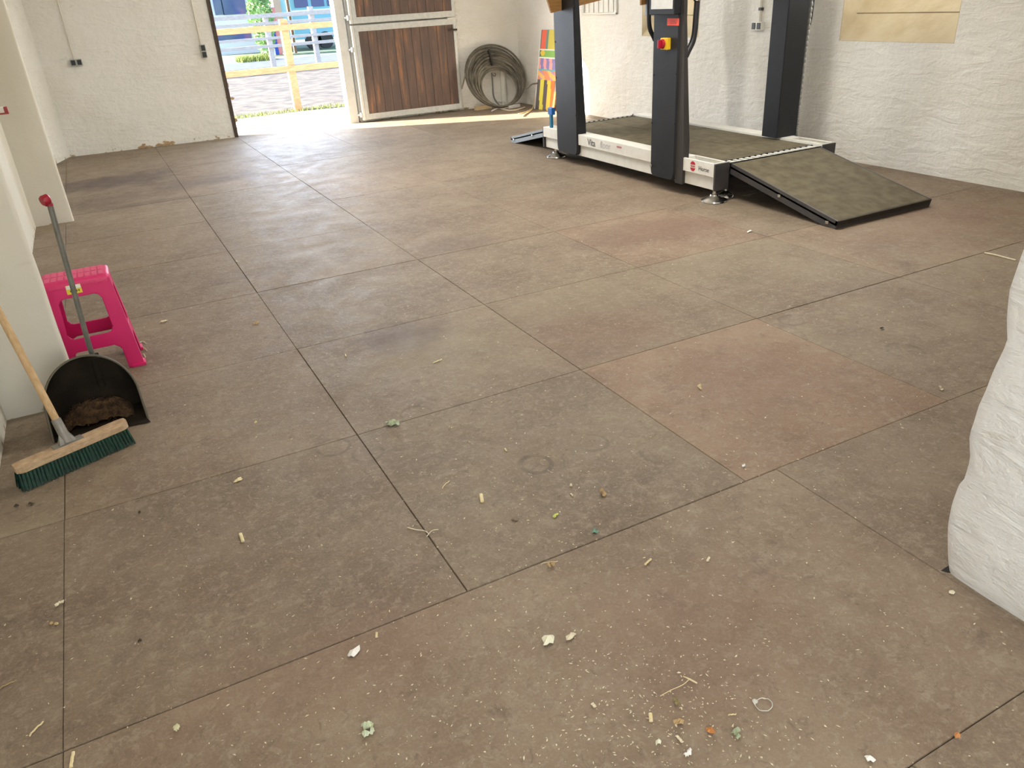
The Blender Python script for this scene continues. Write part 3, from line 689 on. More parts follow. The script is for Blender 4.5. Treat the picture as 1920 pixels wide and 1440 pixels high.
# ---------------------------------------------------------------- pink stool
st = empty('plastic_stool', (-0.262, 3.885, 0)); tag(st, 'bright pink plastic step stool behind the dustpan, beside the near left pier', 'stool')
CX, CY = -0.262, 3.888
def spt(u, z, face):   # u in -1..1 across the face, z height; returns the point on the slanting panel
    t = 1-z/0.437
    hx = 0.135+0.040*t; hy = 0.090+0.034*t
    if face == 0: return Vector((CX+u*hx, CY-hy, z))
    if face == 1: return Vector((CX+u*hx, CY+hy, z))
    if face == 2: return Vector((CX+hx, CY+u*hy, z))
    return Vector((CX-hx, CY+u*hy, z))
def panel(face, nm):
    # grid in (u,z) with a rounded hole z .200 .. .375 and an arch below z .11
    bm = bmesh.new(); N, K = 70, 130; hw = 0.60 if face < 2 else 0.52
    def inside(u, z):
        def rr(u, z, u0, z0, z1, r):
            if abs(u) > u0 or z < z0 or z > z1: return False
            au = abs(u)*0.15; cu = u0*0.15-r
            if au > cu:
                if z > z1-r and (au-cu)**2+(z-(z1-r))**2 > r*r: return False
                if z < z0+r and (au-cu)**2+(z-(z0+r))**2 > r*r: return False
            return True
        return rr(u, z, hw, 0.184, 0.372, 0.034) or rr(u, z, hw+0.02, -0.08, 0.122, 0.030)
    V = {}
    for j in range(K+1):
        for i in range(N+1): V[i, j] = (-1+2*i/N, 0.43*j/K)
    verts = {}
    def gv(i, j):
        if (i, j) not in verts: verts[i, j] = bm.verts.new(spt(V[i, j][0], V[i, j][1], face))
        return verts[i, j]
    for j in range(K):
        for i in range(N):
            u = -1+2*(i+.5)/N; z = 0.43*(j+.5)/K
            if not inside(u, z): bm.faces.new((gv(i, j), gv(i+1, j), gv(i+1, j+1), gv(i, j+1)))
    me = bpy.data.meshes.new(nm); bm.transform(Matrix.Translation((-st.location.x, -st.location.y, 0))); bm.to_mesh(me); bm.free(); me.materials.append(M_pink)
    for q in me.polygons: q.use_smooth = True
    o = bpy.data.objects.new(nm, me); COL.objects.link(o); o.parent = st
    so_ = o.modifiers.new('s', 'SOLIDIFY'); so_.thickness = 0.004; so_.offset = 0
    return o
for f_ in range(4): panel(f_, 'side_panel')
# corner ribs and foot lips
for sx_, sy_ in ((-1, -1), (1, -1), (1, 1), (-1, 1)):
    b = MB(); rings = []
    for z in (0.0, 0.012, 0.014, 0.2, 0.43):
        t = 1-z/0.437; x = CX+sx_*(0.135+0.040*t); y = CY+sy_*(0.090+0.034*t); o_ = 0.010 if z < 0.013 else 0.003; i_ = 0.050-0.02*(z/0.43)
        rings.append([Vector(q) for q in ((x+sx_*o_, y+sy_*o_, z), (x-sx_*i_, y+sy_*o_, z), (x-sx_*i_, y-sy_*0.001, z), (x-sx_*0.004, y-sy_*0.004, z), (x-sx_*0.001, y-sy_*i_, z), (x+sx_*o_, y-sy_*i_, z))])
    b.loft(rings); b.build('leg', M_pink, st)
b = MB(); rings = []
for z, g_ in ((0.415, 0.004), (0.432, 0.005), (0.442, 0.001), (0.447, -0.008)):
    hx, hy = 0.137+g_, 0.092+g_; c = 0.022; ring = []
    for sx_, sy_, a0 in ((1, -1, -pi/2), (1, 1, 0), (-1, 1, pi/2), (-1, -1, pi)):
        for k in range(5): a = a0+k*pi/8; ring.append(Vector((CX+sx_*(hx-c)+c*cos(a), CY+sy_*(hy-c)+c*sin(a), z)))
    rings.append(ring)
b.loft(rings)
b.build('seat', M_pinktop, st, smooth=True)
b = MB()
for i in range(9):
    x = CX-0.108+i*0.027
    for j in range(2): b.box(x-0.010, x+0.010, CY-0.072+j*0.075, CY-0.004+j*0.075, 0.447, 0.449, 0.0008)
b.build('seat_rib', mat('pink_tread', (0.78, 0.10, 0.24), 0.6), st)
q0 = spt(-0.20, 0.418, 0); 
b = MB(); s0 = [spt(-0.30, 0.385, 0), spt(0.14, 0.385, 0), spt(0.14, 0.425, 0), spt(-0.30, 0.425, 0)]
b.prism([tuple(p+Vector((0, -0.006, 0.002))) for p in s0], (0, 0.002, 0)); lab = b.build('paper_label', M_yellow, st)
b = MB(); s0 = [spt(-0.29, 0.408, 0), spt(0.13, 0.408, 0), spt(0.13, 0.424, 0), spt(-0.29, 0.424, 0)]
b.prism([tuple(p+Vector((0, -0.008, 0.002))) for p in s0], (0, 0.001, 0)); b.build('label_header', M_white, lab)
b = MB()
for k in range(5):
    u = -0.2+k*0.06; s0 = [spt(u, 0.394, 0), spt(u+0.03, 0.394, 0), spt(u+0.03, 0.402, 0), spt(u, 0.402, 0)]
    b.prism([tuple(p+Vector((0, -0.0072, 0.002))) for p in s0], (0, 0.001, 0))
b.build('label_print', M_darkbit, lab)

# ---------------------------------------------------------------- dustpan with long handle
dp = empty('long_handled_dustpan', (-0.29, 3.25, 0)); tag(dp, 'dark metal long-handled dustpan full of sweepings, standing in front of pink stool', 'dustpan')
PC = -0.290
def pan_ring(r, depth_front, inner):
    pts = []
    return pts
bm = bmesh.new()
NA = 28; RW = 0.168
outl = []
outl.append((-RW-0.004, 0.004)); outl.append((-RW-0.002, 0.06))
for k in range(NA+1):
    a = pi-pi*k/NA; outl.append((RW*cos(a), 0.112+0.165*sin(a)))
outl.append((RW+0.002, 0.06)); outl.append((RW+0.004, 0.004))
def yfront(z): return 3.150+0.135*max(0.0, (z-0.01))/0.27
def rowv(off, yf_fn, zo=0.0):
    return [bm.verts.new((PC+x*(1-off), yf_fn(z), 0.004+(z-0.004)*(1-off)+zo)) for x, z in outl]
YB = 3.335
F = rowv(0.0, yfront); Bk = rowv(0.05, lambda z: YB-0.02*(z/0.27))
for i in range(len(F)-1): bm.faces.new((F[i], F[i+1], Bk[i+1], Bk[i]))
bm.faces.new(Bk)
# base plate with its lip running forward
L0 = bm.verts.new((PC-0.172, 3.158, 0.003)); L1 = bm.verts.new((PC+0.178, 3.118, 0.003)); 
bm.faces.new((F[0], L0, L1, F[-1])); bm.faces.new((F[0], F[-1], Bk[-1], Bk[0]))
bmesh.ops.recalc_face_normals(bm, faces=bm.faces)
bm.transform(Matrix.Translation((-dp.location.x, -dp.location.y, 0)))
me = bpy.data.meshes.new('pan'); bm.to_mesh(me); bm.free(); me.materials.append(M_pan)
pan = bpy.data.objects.new('pan', me); COL.objects.link(pan); pan.parent = dp; pan['_o'] = [-0.29, 3.25, 0]
md = pan.modifiers.new('s', 'SOLIDIFY'); md.thickness = 0.003; md.offset = -1
b = MB(); b.tube([(PC+x, yfront(z), z+0.001) for x, z in outl], 0.0045, 8); b.build('rolled_rim', mat('worn_rim_metal', (0.13, 0.12, 0.09), 0.5, 0.5), pan, smooth=True)
b = MB()
b.tube([(-0.252, 3.325, 0.20), (-0.250, 3.318, 0.32), (-0.238, 3.315, 0.6), (-0.226, 3.312, 0.872)], 0.0100, 12); b.build('handle', M_panhandle, dp, smooth=True)
b = MB(); b.tube([(-0.229, 3.312, 0.862), (-0.2285, 3.312, 0.870)], 0.0135, 12); b.tube([(-0.222, 3.312, 0.888), (-0.226, 3.310, 0.888), (-0.242, 3.300, 0.884), (-0.247, 3.297, 0.883)], [0.013, 0.0185, 0.0195, 0.016], 16); b.build('grip_cap', M_red, dp, smooth=True)
b = MB(); b.box(-0.275, -0.228, 3.300, 3.335, 0.245, 0.262, 0.003); b.tube([(-0.252, 3.328, 0.12), (-0.251, 3.325, 0.25)], 0.016, 12); b.build('socket', M_pan, dp, smooth=True)
# sweepings: one heap, uncountable
bm = bmesh.new(); N = 34; g = {}
for j in range(N+1):
    for i in range(N+1):
        u, v = i/N, j/N; x = PC-0.135+0.262*u; y = 3.205+0.105*v
        h = 0.072*(sin(pi*min(1, max(0, u)))**0.5)*(0.25+0.75*min(1, v*1.9))
        h += (noise.noise(Vector((x*38, y*38, 0)))*0.016+noise.noise(Vector((x*95, y*95, 3)))*0.010)*min(1, 6*min(u, 1-u, v+0.1))
        g[i, j] = bm.verts.new((x, y-0.02*noise.noise(Vector((x*20, 0, 1))), max(0.0045, 0.006+h)))
for j in range(N):
    for i in range(N): bm.faces.new((g[i, j], g[i+1, j], g[i+1, j+1], g[i, j+1]))
for k in range(420):
    u, v = rnd.random(), rnd.random()**0.7; x = PC-0.13+0.25*u; y = 3.185+0.12*v; z = 0.010+0.072*(sin(pi*u)**0.5)*(0.25+0.75*min(1, v*1.7))+rnd.uniform(-0.008, 0.006)
    a = rnd.uniform(0, 6.28); l = rnd.uniform(0.005, 0.022); d = Vector((cos(a), sin(a), rnd.uniform(-.6, .6)))*l; s = Vector((-sin(a), cos(a), rnd.uniform(-.3, .3)))*rnd.uniform(0.0006, 0.0022)
    if z+d.z < 0.006: d.z = 0
    p = Vector((x, y, max(0.008, z)))
    vs = [bm.verts.new(q) for q in (p-s, p+d-s, p+d+s, p+s)]; bm.faces.new(vs)
me = bpy.data.meshes.new('sweepings'); bm.to_mesh(me); bm.free(); me.materials.append(M_dung)
sw = bpy.data.objects.new('sweepings', me); COL.objects.link(sw)
tag(sw, 'heap of brown straw and dung sweepings lying in the dark dustpan', 'sweepings', kind='stuff')

# ---------------------------------------------------------------- push broom
br = empty('push_broom', (-0.37, 2.94, 0)); tag(br, 'wooden push broom with green bristles leaning in the corner before dustpan', 'broom')
A_ = Vector((-0.545, 2.822, 0)); B_ = Vector((-0.184, 2.972, 0)); dx = (B_-A_).normalized(); nyv = Vector((-dx.y, dx.x, 0)); LN = (B_-A_).length
def bp(s_, t_, z): return A_+dx*s_+nyv*t_+Vector((0, 0, z))
b = MB(); rings = []
for s_, k in ((-0.004, 0.55), (0.004, 0.8), (0.018, 1), (LN-0.018, 1), (LN-0.004, 0.8), (LN+0.004, 0.55)):
    h = 0.026; rings.append([bp(s_, 0.028-0.030*k, 0.070), bp(s_, 0.028-0.026*k, 0.090), bp(s_, 0.028-0.017*k, 0.099), bp(s_, 0.028+0.017*k, 0.099), bp(s_, 0.028+0.026*k, 0.090), bp(s_, 0.028+0.030*k, 0.070)])
b.loft(rings); b.build('block', M_block, br)
bm = bmesh.new()
for k in range(5200):
    s_ = rnd.uniform(0.002, LN-0.002); t_ = rnd.uniform(0.004, 0.052)
    cl = round(s_/0.012)*0.012; s2 = s_*0.55+cl*0.45
    p0 = bp(s_*0.35+cl*0.65, t_, 0.072); fl_ = (t_-0.028)*0.55+rnd.uniform(-0.004, 0.004); p1 = bp(s2+rnd.uniform(-.003, .003)+(s_-LN/2)*0.05, t_+fl_, rnd.uniform(0.001, 0.008))
    w_ = dx*0.0009; vs = [bm.verts.new(q) for q in (p0-w_, p0+w_, p1+w_, p1-w_)]; bm.faces.new(vs)
# dense core so that light does not pass
core = [(0.008, 0.008, 0.010), (LN-0.008, 0.008, 0.010), (LN-0.008, 0.048, 0.010), (0.008, 0.048, 0.010)]
bt = [bm.verts.new(bp(a, c, z)) for a, c, z in core]; tp = [bm.verts.new(bp(a, c, 0.071)) for a, c, z in core]
bm.faces.new(bt[::-1]); 
for k in range(4): bm.faces.new((bt[k], bt[(k+1) % 4], tp[(k+1) % 4], tp[k]))
bm.transform(Matrix.Translation((-br.location.x, -br.location.y, 0)))
me = bpy.data.meshes.new('bristles'); bm.to_mesh(me); bm.free(); me.materials.append(M_bristle)
o = bpy.data.objects.new('bristles', me); COL.objects.link(o); o.parent = br; o['kind'] = 'stuff'
hb_ = bp(LN*0.47, 0.028, 0.108); he = Vector((-0.605, 3.40, 1.30)); hd = (he-hb_).normalized()
b = MB(); b.tube([hb_+hd*0.02, hb_+hd*0.5, hb_+hd*0.9, he], [0.0130, 0.0130, 0.0130, 0.0120], 14); b.build('handle', M_handle, br, smooth=True)
b = MB(); b.tube([hb_-hd*0.008, hb_+hd*0.085], [0.018, 0.0165], 14); 
b.loft([[bp(LN*0.47+a, 0.028+c, z) for a, c in ((-0.052, -0.016), (0.052, -0.016), (0.052, 0.016), (-0.052, 0.016))] for z in (0.0985, 0.103)])
b.loft([[bp(LN*0.47+a, 0.028+c, 0.103) for a, c in ((-0.03, -0.012), (0.03, -0.012), (0.03, 0.012), (-0.03, 0.012))], [hb_+hd*0.03+Vector((a, c, 0)) for a, c in ((-0.014, -0.012), (0.014, -0.012), (0.014, 0.012), (-0.014, 0.012))]])
b.build('bracket', mat('grey_broom_bracket', (0.22, 0.21, 0.19), 0.5, 0.4, color2=(0.30, 0.28, 0.25), noise_scale=30), br, smooth=True)

# small red and white holder on the left wall, only its tip in view
hk = empty('wall_bracket', (-0.64, 6.9, 0.92)); tag(hk, 'small red and white plastic bracket sticking out at the left picture edge', 'bracket')
b = MB(); b.box(-0.645, -0.548, 6.87, 6.93, 0.905, 0.945, 0.004); b.build('arm', M_white, hk)
b = MB(); b.box(-0.64, -0.535, 6.86, 6.94, 0.895, 0.906, 0.003); b.box(-0.560, -0.535, 6.865, 6.90, 0.90, 0.945, 0.004); b.build('red_edge', mat('dull_red_plastic', (0.36, 0.05, 0.05), 0.5), hk)

# ---------------------------------------------------------------- coil of cable against the back wall
CX_, CB = 5.20, 10.33
coil = empty('cable_coil', (CX_, CB+0.1, 0)); tag(coil, 'large coil of dusty dark cable leaning on the wall right of the open door', 'cable coil')
tilt = radians(24)
def cpt(r, cx, cz, a, off):     # circle in the tilted plane
    u = cx+r*cos(a); v = cz+r*sin(a)
    return Vector((CX_+u, CB+v*sin(tilt)+off*cos(tilt), 0.012+v*cos(tilt)-off*sin(tilt)))
b = MB(); nturn = 18
for k in range(nturn):
    r = 0.265+0.0103*k*1.0; layer = (k % 2)*0.020
    cz = 0.03+r*1.0-0.004+abs(noise.noise(Vector((k*1.7, 0, 0))))*0.02; cx = -0.012+noise.noise(Vector((k*2.3, 4, 0)))*0.03
    ex = 1.04+noise.noise(Vector((k*.9, 1, 9)))*0.05
    pts = [cpt(1, cx+r*ex*cos(a)-cos(a), cz+r*sin(a)-sin(a), a, layer+0.012*sin(a+k)) for a in [2*pi*i/56 for i in range(56)]]
    b.tube(pts, 0.0105, 8, loop=True)
b.build('cable_windings', M_cable, coil, smooth=True)
def spline(P, n=8):
    P = [Vector(p) for p in P]; pts = []
    for i in range(len(P)-1):
        p0 = P[max(i-1, 0)]; p1 = P[i]; p2 = P[i+1]; p3 = P[min(i+2, len(P)-1)]
        for t in range(n):
            u = t/n; pts.append(0.5*((2*p1)+(-p0+p2)*u+(2*p0-5*p1+4*p2-p3)*u*u+(-p0+3*p1-3*p2+p3)*u**3))
    pts.append(P[-1]); return pts
b = MB(); b.tube(spline([cpt(0.45, 0, 0.47, radians(135), 0.0), cpt(0.46, 0, 0.46, radians(160), -0.02), aty(866, 166, 10.45)]), 0.010, 8); b.build('cable_end', M_cable, coil, smooth=True)
b = MB(); b.tube(spline([cpt(0.44, 0, 0.44, radians(-10), 0.0), aty(985, 166, 10.15), aty(998, 158, 10.05), aty(1008, 156, 9.98)]), 0.010, 8); b.build('cable_end', M_cable, coil, smooth=True)
for a in (radians(92),):
    b = MB(); pts = [cpt(1, 0, 0, 0, 0)]
    b.box(-0.012, 0.012, -0.03, 0.03, 0, 0.22, 0.004, rot=Matrix.Rotation(-tilt, 3, 'X')); bmesh.ops.translate(b.bm, verts=b.bm.verts, vec=cpt(0.1, -0.05, 0.50, pi/2, -0.02))
    b.build('binding_strap', mat('dark_strap', (0.03, 0.028, 0.025), 0.7), coil)
# pale downpipe stub and its cable seen through the coil
b = MB(); xx = aty(944, 170, 10.75).x; b.tube([(xx, wall_y(xx)-0.032, 0.0), (xx, wall_y(xx)-0.032, 0.50)], 0.042, 20); tag(b.build('wall_pipe', M_whitesteel, loc=(xx, wall_y(xx), 0), smooth=True), 'short pale vertical pipe on the wall seen through the cable coil', 'pipe')
b = MB(); xx = aty(925, 170, 10.75).x; yy = wall_y(xx)-0.02
b.tube(spline([(xx, yy, 0.46), (xx-0.005, yy-0.01, 0.30), (xx, yy-0.02, 0.12), (xx-0.02, yy-0.25, 0.02), (xx-0.04, yy-0.36, 0.008)]), 0.011, 8)
b.tube(spline([(xx, yy, 0.44), (xx+0.03, yy-0.02, 0.41), (xx+0.05, yy-0.02, 0.435), (xx+0.03, yy-0.01, 0.45)]), 0.006, 8)
tag(b.build('hanging_cable', mat('grey_cable', (0.20, 0.20, 0.19), 0.5), loc=(xx, yy, 0.0), smooth=True), 'grey cable hanging down the wall through the middle of the coil', 'cable')

# bits on the floor by the coil
q = fl(906, 205); b = MB(); b.box(-0.13, 0.13, -0.035, 0.035, 0, 0.055, 0.003, rot=Matrix.Rotation(radians(8), 3, 'Z')); bmesh.ops.translate(b.bm, verts=b.bm.verts, vec=Vector((q.x, q.y+0.0, 0)))
tag(b.build('wood_offcut', wood('pale_offcut', (0.62, 0.47, 0.28), (0.72, 0.58, 0.38)), loc=(q.x, q.y, 0)), 'short pale timber offcut on the floor in front of the cable coil', 'offcut')
q = fl(880, 205); b = MB(); b.box(-0.12, 0.12, -0.03, 0.03, 0, 0.035, 0.004, rot=Matrix.Rotation(radians(14), 3, 'Z')); bmesh.ops.translate(b.bm, verts=b.bm.verts, vec=Vector((q.x-0.07, q.y+0.16, 0)))
tag(b.build('bar_offcut', M_darkgrey, loc=(q.x-.07, q.y+.16, 0)), 'dark flat bar on the floor between open door leaf and timber offcut', 'bar')
q = fl(963, 202); ext = empty('extension_socket', (q.x, q.y, 0)); tag(ext, 'white extension socket with pale flex on floor below the cable coil', 'extension socket')
b = MB(); b.box(q.x-0.10, q.x+0.10, q.y-0.03, q.y+0.03, 0, 0.042, 0.006, rot=Matrix.Rotation(radians(10), 3, 'Z'), org=Vector((q.x, q.y, 0))); b.build('socket_block', M_white, ext)
b = MB(); b.tube(spline([(q.x-0.10, q.y-0.01, 0.02), fl(945, 203, 0.01), fl(930, 204, 0.01), fl(922, 208, 0.01), fl(936, 200, 0.02), fl(925, 191, 0.06), fl(945, 191, 0.05), fl(950, 199, 0.02)]), 0.007, 8); b.build('flex', M_white, ext, smooth=True)
b = MB(); b.tube(spline([fl(940, 204, 0.008), fl(955, 207, 0.008), fl(968, 206, 0.008), fl(978, 203, 0.01), fl(984, 201, 0.015)]), 0.009, 8)
tag(b.build('pale_cable', mat('cream_cable', (0.66, 0.58, 0.44), 0.6), loc=fl(960, 205), smooth=True), 'short cream cable lying in front of the white extension socket', 'cable')
b = MB(); b.tube(spline([aty(1001, 182, 10.02), aty(1001, 194, 10.0), fl(998, 204, 0.01), fl(992, 209, 0.008), fl(984, 214, 0.008), fl(980, 218, 0.008)]), 0.008, 8); b.tube(spline([fl(998, 203, 0.012), fl(985, 210, 0.008), fl(972, 213, 0.008)]), 0.006, 8)
tag(b.build('frayed_rope', mat('yellowish_cord', (0.55, 0.44, 0.26), 0.7), loc=fl(995, 205), smooth=True), 'yellowish frayed cord at the foot of the painted board', 'cord')

# ---------------------------------------------------------------- painted board leaning on the right wall
pb = empty('painted_board', (5.52, 9.75, 0)); tag(pb, 'multicoloured painted board leaning against the right wall behind the rear column', 'painted board')
bm = bmesh.new(); NU, NV = 24, 60; g = {}
cl_ = bm.loops.layers.float_color.new('paint')
O_ = Vector((5.505, 10.0, 0)); EU = Vector((0.02, -0.46, 0)); EV = Vector((0.150, -0.0, 1.0))
for j in range(NV+1):
    for i in range(NU+1): g[i, j] = bm.verts.new(O_+EU*(i/NU)+EV*(j/NV))
def paint(u, v):
    u2 = u*2.6
    if v > 0.77: return hexc(240, 110, 85) if 0.10 < u2 < 0.75 else (hexc(120, 110, 105) if u2 <= 0.10 else hexc(110, 150, 140) if u2 < 1.1 else hexc(215, 200, 90))
    if v > 0.755: return hexc(235, 235, 225)
    if v > 0.67: return hexc(235, 205, 80) if (u2-0.45)**2/0.10+(v-0.715)**2/0.0014 < 1 else hexc(140, 190, 100) if u2 > 0.2 else hexc(95, 120, 95)
    if v > 0.655: return hexc(240, 240, 235)
    if v > 0.52: return hexc(240, 170, 165) if int((u2+v)*2.4) % 2 else hexc(145, 135, 195)
    if v > 0.505: return hexc(90, 190, 190)
    if v > 0.38: return hexc(230, 150, 110) if sin(u2*4+v*21) > 0.1 else (hexc(190, 150, 195) if sin(v*50+u2*4) > 0 else hexc(240, 195, 110))
    k = int((u2+v*0.35)*1.9)
    return (hexc(95, 88, 88), hexc(225, 215, 75), hexc(95, 85, 88), hexc(238, 205, 80), hexc(235, 125, 60))[k % 5]
for j in range(NV):
    for i in range(NU):
        f = bm.faces.new((g[i, j], g[i+1, j], g[i+1, j+1], g[i, j+1])); c = paint((i+.5)/NU, (j+.5)/NV)
        for l in f.loops: l[cl_] = (*c, 1)
r = bmesh.ops.extrude_face_region(bm, geom=list(bm.faces)); vs = [e for e in r['geom'] if isinstance(e, bmesh.types.BMVert)]; bmesh.ops.translate(bm, verts=vs, vec=(0.018, 0, -0.002))
bmesh.ops.recalc_face_normals(bm, faces=bm.faces); bm.transform(Matrix.Translation((-5.52, -9.75, 0)))
me = bpy.data.meshes.new('board_panel'); bm.to_mesh(me); bm.free()
mp_ = mat('painted_patches', (0.5, 0.5, 0.5), 0.55); an = mp_.node_tree.nodes.new('ShaderNodeAttribute'); an.attribute_name = 'paint'
mp_.node_tree.links.new(an.outputs['Color'], mp_.node_tree.nodes['Principled BSDF'].inputs['Base Color']); me.materials.append(mp_)
o = bpy.data.objects.new('board_panel', me); COL.objects.link(o); o.parent = pb
b = MB(); b.prism([tuple(O_+Vector((-0.004, 0.022, 0))), tuple(O_+Vector((-0.004, 0, 0))), tuple(O_+EV+Vector((-0.004, 0, 0))), tuple(O_+EV+Vector((-0.004, 0.022, 0)))], (0.022, 0, 0)); b.build('edge_strip', M_white, pb)

# ---------------------------------------------------------------- sockets, conduits, vent
def sock(loc, horiz, wall, label):
    """wall 'back' faces -Y, 'right' faces -X"""
    root = empty('power_socket', loc); tag(root, label, 'power socket')
    Mw = Matrix.Identity(4) if wall == 'back' else Matrix.Rotation(-pi/2, 4, 'Z')
    W, Hh = (0.125, 0.070) if horiz else (0.062, 0.150)
    def add(nm, x0, x1, y0, y1, z0, z1, m, bev=0.003, par=root):
        b = MB(); b.box(x0, x1, y0, y1, z0, z1, bev); b.bm.transform(Matrix.Translation(loc) @ Mw); return b.build(nm, m, par)
    add('box', -W/2, W/2, -0.045, 0.004, -Hh/2, Hh/2, M_sockgrey if wall == 'back' else M_whitesteel)
    if horiz:
        add('outlet', -W/2+0.008, -0.010, -0.050, -0.044, -Hh/2+0.008, Hh/2-0.008, M_sockdark); add('outlet', 0.010, W/2-0.008, -0.050, -0.044, -Hh/2+0.008, Hh/2-0.008, M_sockdark)
    else:
        add('outlet', -W/2+0.007, W/2-0.007, -0.050, -0.044, 0.006, Hh/2-0.006, M_sockdark); add('outlet', -W/2+0.007, W/2-0.007, -0.050, -0.044, -Hh/2+0.006, -0.006, M_sockdark)
    return root
xs_ = aty(143, 117, 11.0).x; zs_ = aty(143, 117, 11.0).z
sock((xs_, wall_y(xs_)-0.006, zs_), True, 'back', 'double dark socket, horizontal, on back wall nearer the left corner')
xv_ = aty(381, 96, 10.95).x; zv_ = aty(381, 96, 10.95).z
sock((xv_, wall_y(xv_)-0.006, zv_), False, 'back', 'double dark socket, upright, on back wall beside the doorway')
sock((XR-0.002, 5.945, 1.062), True, 'right', 'pale double socket on right wall beside the far front column')
def conduit(p0, p1, r, label, m):
    b = MB(); b.tube([p0, p1], r, 10)
    root = b.build('conduit', m, loc=p0, smooth=True); tag(root, label, 'conduit', 'cable conduits on the walls'); return root
conduit((xs_-0.012, wall_y(xs_)-0.018, zs_+0.035), (xs_-0.012, wall_y(xs_)-0.018, H0), 0.009, 'thin white conduit running up from the horizontal socket', M_plaster_smooth)
conduit((xv_-0.012, wall_y(xv_)-0.018, zv_+0.075), (xv_-0.012, wall_y(xv_)-0.018, H0), 0.009, 'thin white conduit running up from the upright socket', M_plaster_smooth)
c_ = conduit((XR-0.020, 5.93, 1.10), (XR-0.020, 5.93, H0), 0.013, 'cream conduit running up the right wall from the pale socket', M_plaster_smooth)
b = MB(); b.box(XR-0.034, XR, 5.912, 5.948, 1.19, 1.215, 0.003); b.build('clip', M_darkgrey, c_)
vn = empty('wall_vent', (XR, 8.62, 1.4)); tag(vn, 'white slatted vent frame on right wall between rear and front columns', 'vent')
b = MB(); b.box(XR-0.03, XR, 8.257, 8.985, 1.176, 1.196, 0.003); b.box(XR-0.022, XR, 8.257, 8.275, 1.176, 1.62, 0.003); b.box(XR-0.022, XR, 8.967, 8.985, 1.176, 1.62, 0.003); b.box(XR-0.022, XR, 8.257, 8.985, 1.60, 1.62, 0.003); b.build('frame', M_whitesteel, vn)
b = MB()
for k in range(6): b.box(XR-0.008, XR, 8.34+k*0.105, 8.385+k*0.105, 1.20, 1.60)
b.build('slats', M_whitesteel, vn)

# ---------------------------------------------------------------- litter on the floor
def straw(px, py, l, ang, r, label, m, bend=0.1, cat='straw', grp=None, name='straw_stalk'):
    q = fl(px, py, 0.004); a = radians(ang); d = (fl(px+8*cos(a), py-8*sin(a))-fl(px-8*cos(a), py+8*sin(a))).normalized(); n_ = Vector((-d.y, d.x, 0)); pts = []
    for k in range(7): t = k/6-0.5; pts.append(Vector((0, 0, r*0.9))+d*l*t+n_*bend*l*(0.25-t*t)+Vector((0, 0, 0.003*abs(sin(k*1.3)))))
    b = MB(); rings = []
    for i, p in enumerate(pts):
        rings.append([p+n_*r*1.5*cos(c)+Vector((0, 0, r*0.8*sin(c))) for c in [2*pi*k/6 for k in range(6)]])
    b.loft(rings); bmesh.ops.translate(b.bm, verts=b.bm.verts, vec=Vector((q.x, q.y, 0)))
    return tag(b.build(name, m, loc=(q.x, q.y, 0)), label, cat, grp)
def scrap(px, py, s, label, m, cat='leaf scrap', name='leaf_scrap', el=1.0, ang=0, lift=0.010, seed=0, lobes=3, grp=None):
    rr = random.Random(seed or int(px*7+py)); q = fl(px, py, 0.002); bm = bmesh.new(); a0 = radians(ang)
    for L_ in range(lobes):
        cx, cy = (rr.uniform(-.4, .4)*s, rr.uniform(-.4, .4)*s) if lobes > 1 else (0, 0); sc_ = s*(rr.uniform(.45, .75) if lobes > 1 else 1)
        c = bm.verts.new((cx, cy, lift*rr.uniform(.5, 1.2)+0.002)); ring = []; nn = 11
        for k in range(nn):
            a = 2*pi*k/nn; r_ = sc_*rr.uniform(0.55, 1.0)*0.6; x = r_*cos(a)*el; y = r_*sin(a)
            ring.append(bm.verts.new((cx+x*cos(a0)-y*sin(a0), cy+x*sin(a0)+y*cos(a0), rr.uniform(0.0008, lift*0.8))))
        for k in range(nn): bm.faces.new((c, ring[k], ring[(k+1) % nn]))
    r_ = bmesh.ops.extrude_face_region(bm, geom=list(bm.faces)); vs = [e for e in r_['geom'] if isinstance(e, bmesh.types.BMVert)]; bmesh.ops.translate(bm, verts=vs, vec=(0, 0, 0.0012))
    bmesh.ops.recalc_face_normals(bm, faces=bm.faces)
    me = bpy.data.meshes.new(name); bm.to_mesh(me); bm.free(); me.materials.append(m)
    o = bpy.data.objects.new(name, me); COL.objects.link(o); o.location = (q.x, q.y, 0); return tag(o, label, cat, grp)
scrap(739, 795, 0.050, 'crumpled grey-green leaf on mat seam left of picture centre', M_leafgreen, 'leaf', 'dried_leaf', lift=0.022, lobes=5)
scrap(446, 900, 0.022, 'small oval yellow chip on the floor right of the broom', M_straw, 'wood chip', 'wood_chip', el=1.5, ang=15, lobes=1, lift=0.006)
straw(453, 1008, 0.052, -72, 0.0035, 'thick pale straw piece lying below the oval yellow chip', M_straw, 0.03)
straw(903, 934, 0.040, 100, 0.0040, 'short thick yellow straw piece right of the white root', M_straw, 0.02)
straw(836, 908, 0.046, 45, 0.0012, 'thin curved straw between white root and thick yellow straw piece', M_straw, 0.25)
scrap(1131, 926, 0.032, 'curled brown leaf on the floor right of the tiny white chips', M_leafbrown, 'leaf', 'dried_leaf', lift=0.018, lobes=3)
scrap(1042, 969, 0.018, 'tiny yellow-green leaf scrap below the tiny white chips', mat('yellow_green_leaf', (0.55, 0.62, 0.15), 0.7), 'leaf', 'dried_leaf', lift=0.008, lobes=2)
scrap(1115, 998, 0.020, 'small blue-green leaf scrap right of the yellow-green one', mat('blue_green_leaf', (0.18, 0.34, 0.26), 0.7), 'leaf', 'dried_leaf', lift=0.010, lobes=3)
